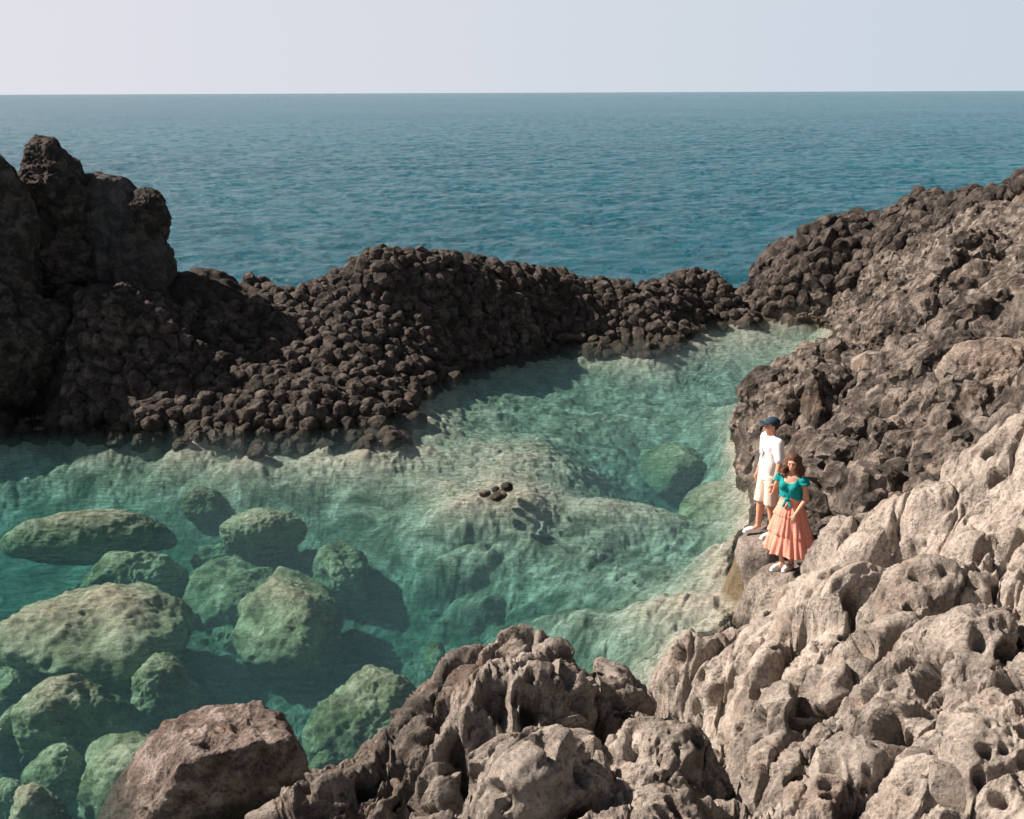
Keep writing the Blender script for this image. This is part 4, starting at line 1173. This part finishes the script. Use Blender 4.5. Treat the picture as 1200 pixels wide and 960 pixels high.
for sx in (-1, 1):
    for q in range(7):
        x = sx * (.066 + .014 * (q % 3)); y = -.045 + .022 * q
        p0 = PH(x, y + .02, .05)
        for w_ in range(5):
            p1 = PH(x * (1.05 + .16 * w_) + .018 * math.sin(q * 2 + w_ * 1.9), y + .012 * math.cos(q + w_ * 2.1), .05 - .047 * (w_ + 1))
            Bh.cone(p0, p1, .024 - .001 * w_, .023 - .001 * w_, .010); p0 = p1
for q in range(7):
    x = -.07 + .023 * q; p0 = PH(x, .085, .05)
    for w_ in range(5):
        p1 = PH(x * (1 + .1 * w_), .095 + .012 * math.sin(q + w_ * 1.7), .05 - .05 * (w_ + 1)); Bh.cone(p0, p1, .026, .024, .010); p0 = p1
Bh.ell(PH(0, -.105, -.03), (.060, .062, .085), cut=True, rot=Rh)
sdf_obj("hair", Bh, M_hair, wom, wrinkle=.012, wf=22, seed=3)
Bt = SDF((-.35, -.3, .98), (.35, .3, 1.40), .007)
Bt.cone((0, 0, 1.02), (0, 0, 1.10), .125, .124, .03, sq=(1.12, .88, 1)); Bt.cone((0, 0, 1.10), (0, 0, 1.25), .124, .136, .05, sq=(1.15, .84, 1))
for sx in (-1, 1):
    Bt.ell((sx * .072, -.078, 1.20), (.074, .068, .072), .03)
    Bt.ell((sx * .165, 0, 1.292), (.068, .075, .058), .02)
    Bt.ell((sx * .185, -.005, 1.258), (.070, .082, .030), .012)
Bt.cone((-.12, .01, 1.29), (.12, .01, 1.29), .062, .062, .04)
Bt.ell((0, -.10, 1.335), (.105, .09, .085), cut=True); Bt.cone((-.07, 0, 1.40), (.07, 0, 1.40), .095, .095, cut=True)
Bt.clip((0, 0, -1), (0, 0, 1.015))
top = sdf_obj("top", Bt, M_teal, wom, wrinkle=.010, wf=16, seed=13)
Bk = SDF((-.12, -.26, .88), (.12, -.05, 1.12), .005)
Bk.ell((0, -.135, 1.035), (.034, .026, .026), .01); Bk.cone((.01, -.14, 1.03), (.06, -.155, .955), .014, .022, .01, sq=(1, .6, 1)); Bk.cone((-.01, -.14, 1.03), (-.035, -.16, .945), .014, .022, .01, sq=(1, .6, 1))
sdf_obj("knot", Bk, M_teal, top)
# tiered skirt: a lathe with gathered folds
V = []; F = []; NA, NZ = 150, 60
for b in range(NZ + 1):
    q = b / NZ; z = 1.03 - .745 * q
    tier = (q * 3) % 1 if q < 1 else 1.0
    r = .118 + .035 * min(1, q * 4) + .185 * q ** 1.2
    for a in range(NA):
        th_ = 2 * math.pi * a / NA
        fold = math.sin(7 * th_ + 2.2 * q + .6) * .5 + math.sin(11 * th_ - 1.5) * .35 + math.sin(19 * th_ + 3 * q) * .2 + .5 * math.sin(5 * th_ + 4 * q * math.sin(th_ * 2 + 1)) + .25 * math.sin(29 * th_ + 9 * q)
        rr = r + (.004 + .05 * q ** 1.2) * fold * (.55 + .45 * tier) + .009 * tier * min(1, q * 3)
        V.append((rr * math.cos(th_) * 1.04 + .075 * q * q, rr * math.sin(th_) * .90 + .015 * q, z + .012 * math.sin(3 * th_ + 1) * q))
for b in range(NZ):
    for a in range(NA):
        F.append((b * NA + a, b * NA + (a + 1) % NA, (b + 1) * NA + (a + 1) % NA, (b + 1) * NA + a))
sk = ob("skirt", mesh_np("skirt", V, F, M_skirt), wom)
V = []; F = []
for b in range(3):
    for a in range(60):
        th_ = 2 * math.pi * a / 60; V.append(((.130 + .004 * (b == 1)) * math.cos(th_) * 1.05, (.130 + .004 * (b == 1)) * math.sin(th_) * .90, 1.015 + .016 * b))
for b in range(2):
    for a in range(60): F.append((b * 60 + (a + 1) % 60, b * 60 + a, (b + 1) * 60 + a, (b + 1) * 60 + (a + 1) % 60))
ob("waistband", mesh_np("waistband", V, F, M_skirt), sk)
shoe("shoe", (.06, .03, 0), (.02, -.16, 0), M_shoe, wom, .95)
shoe("shoe", (-.05, -.04, 0), (-.12, -.21, 0), M_shoe, wom, .95)
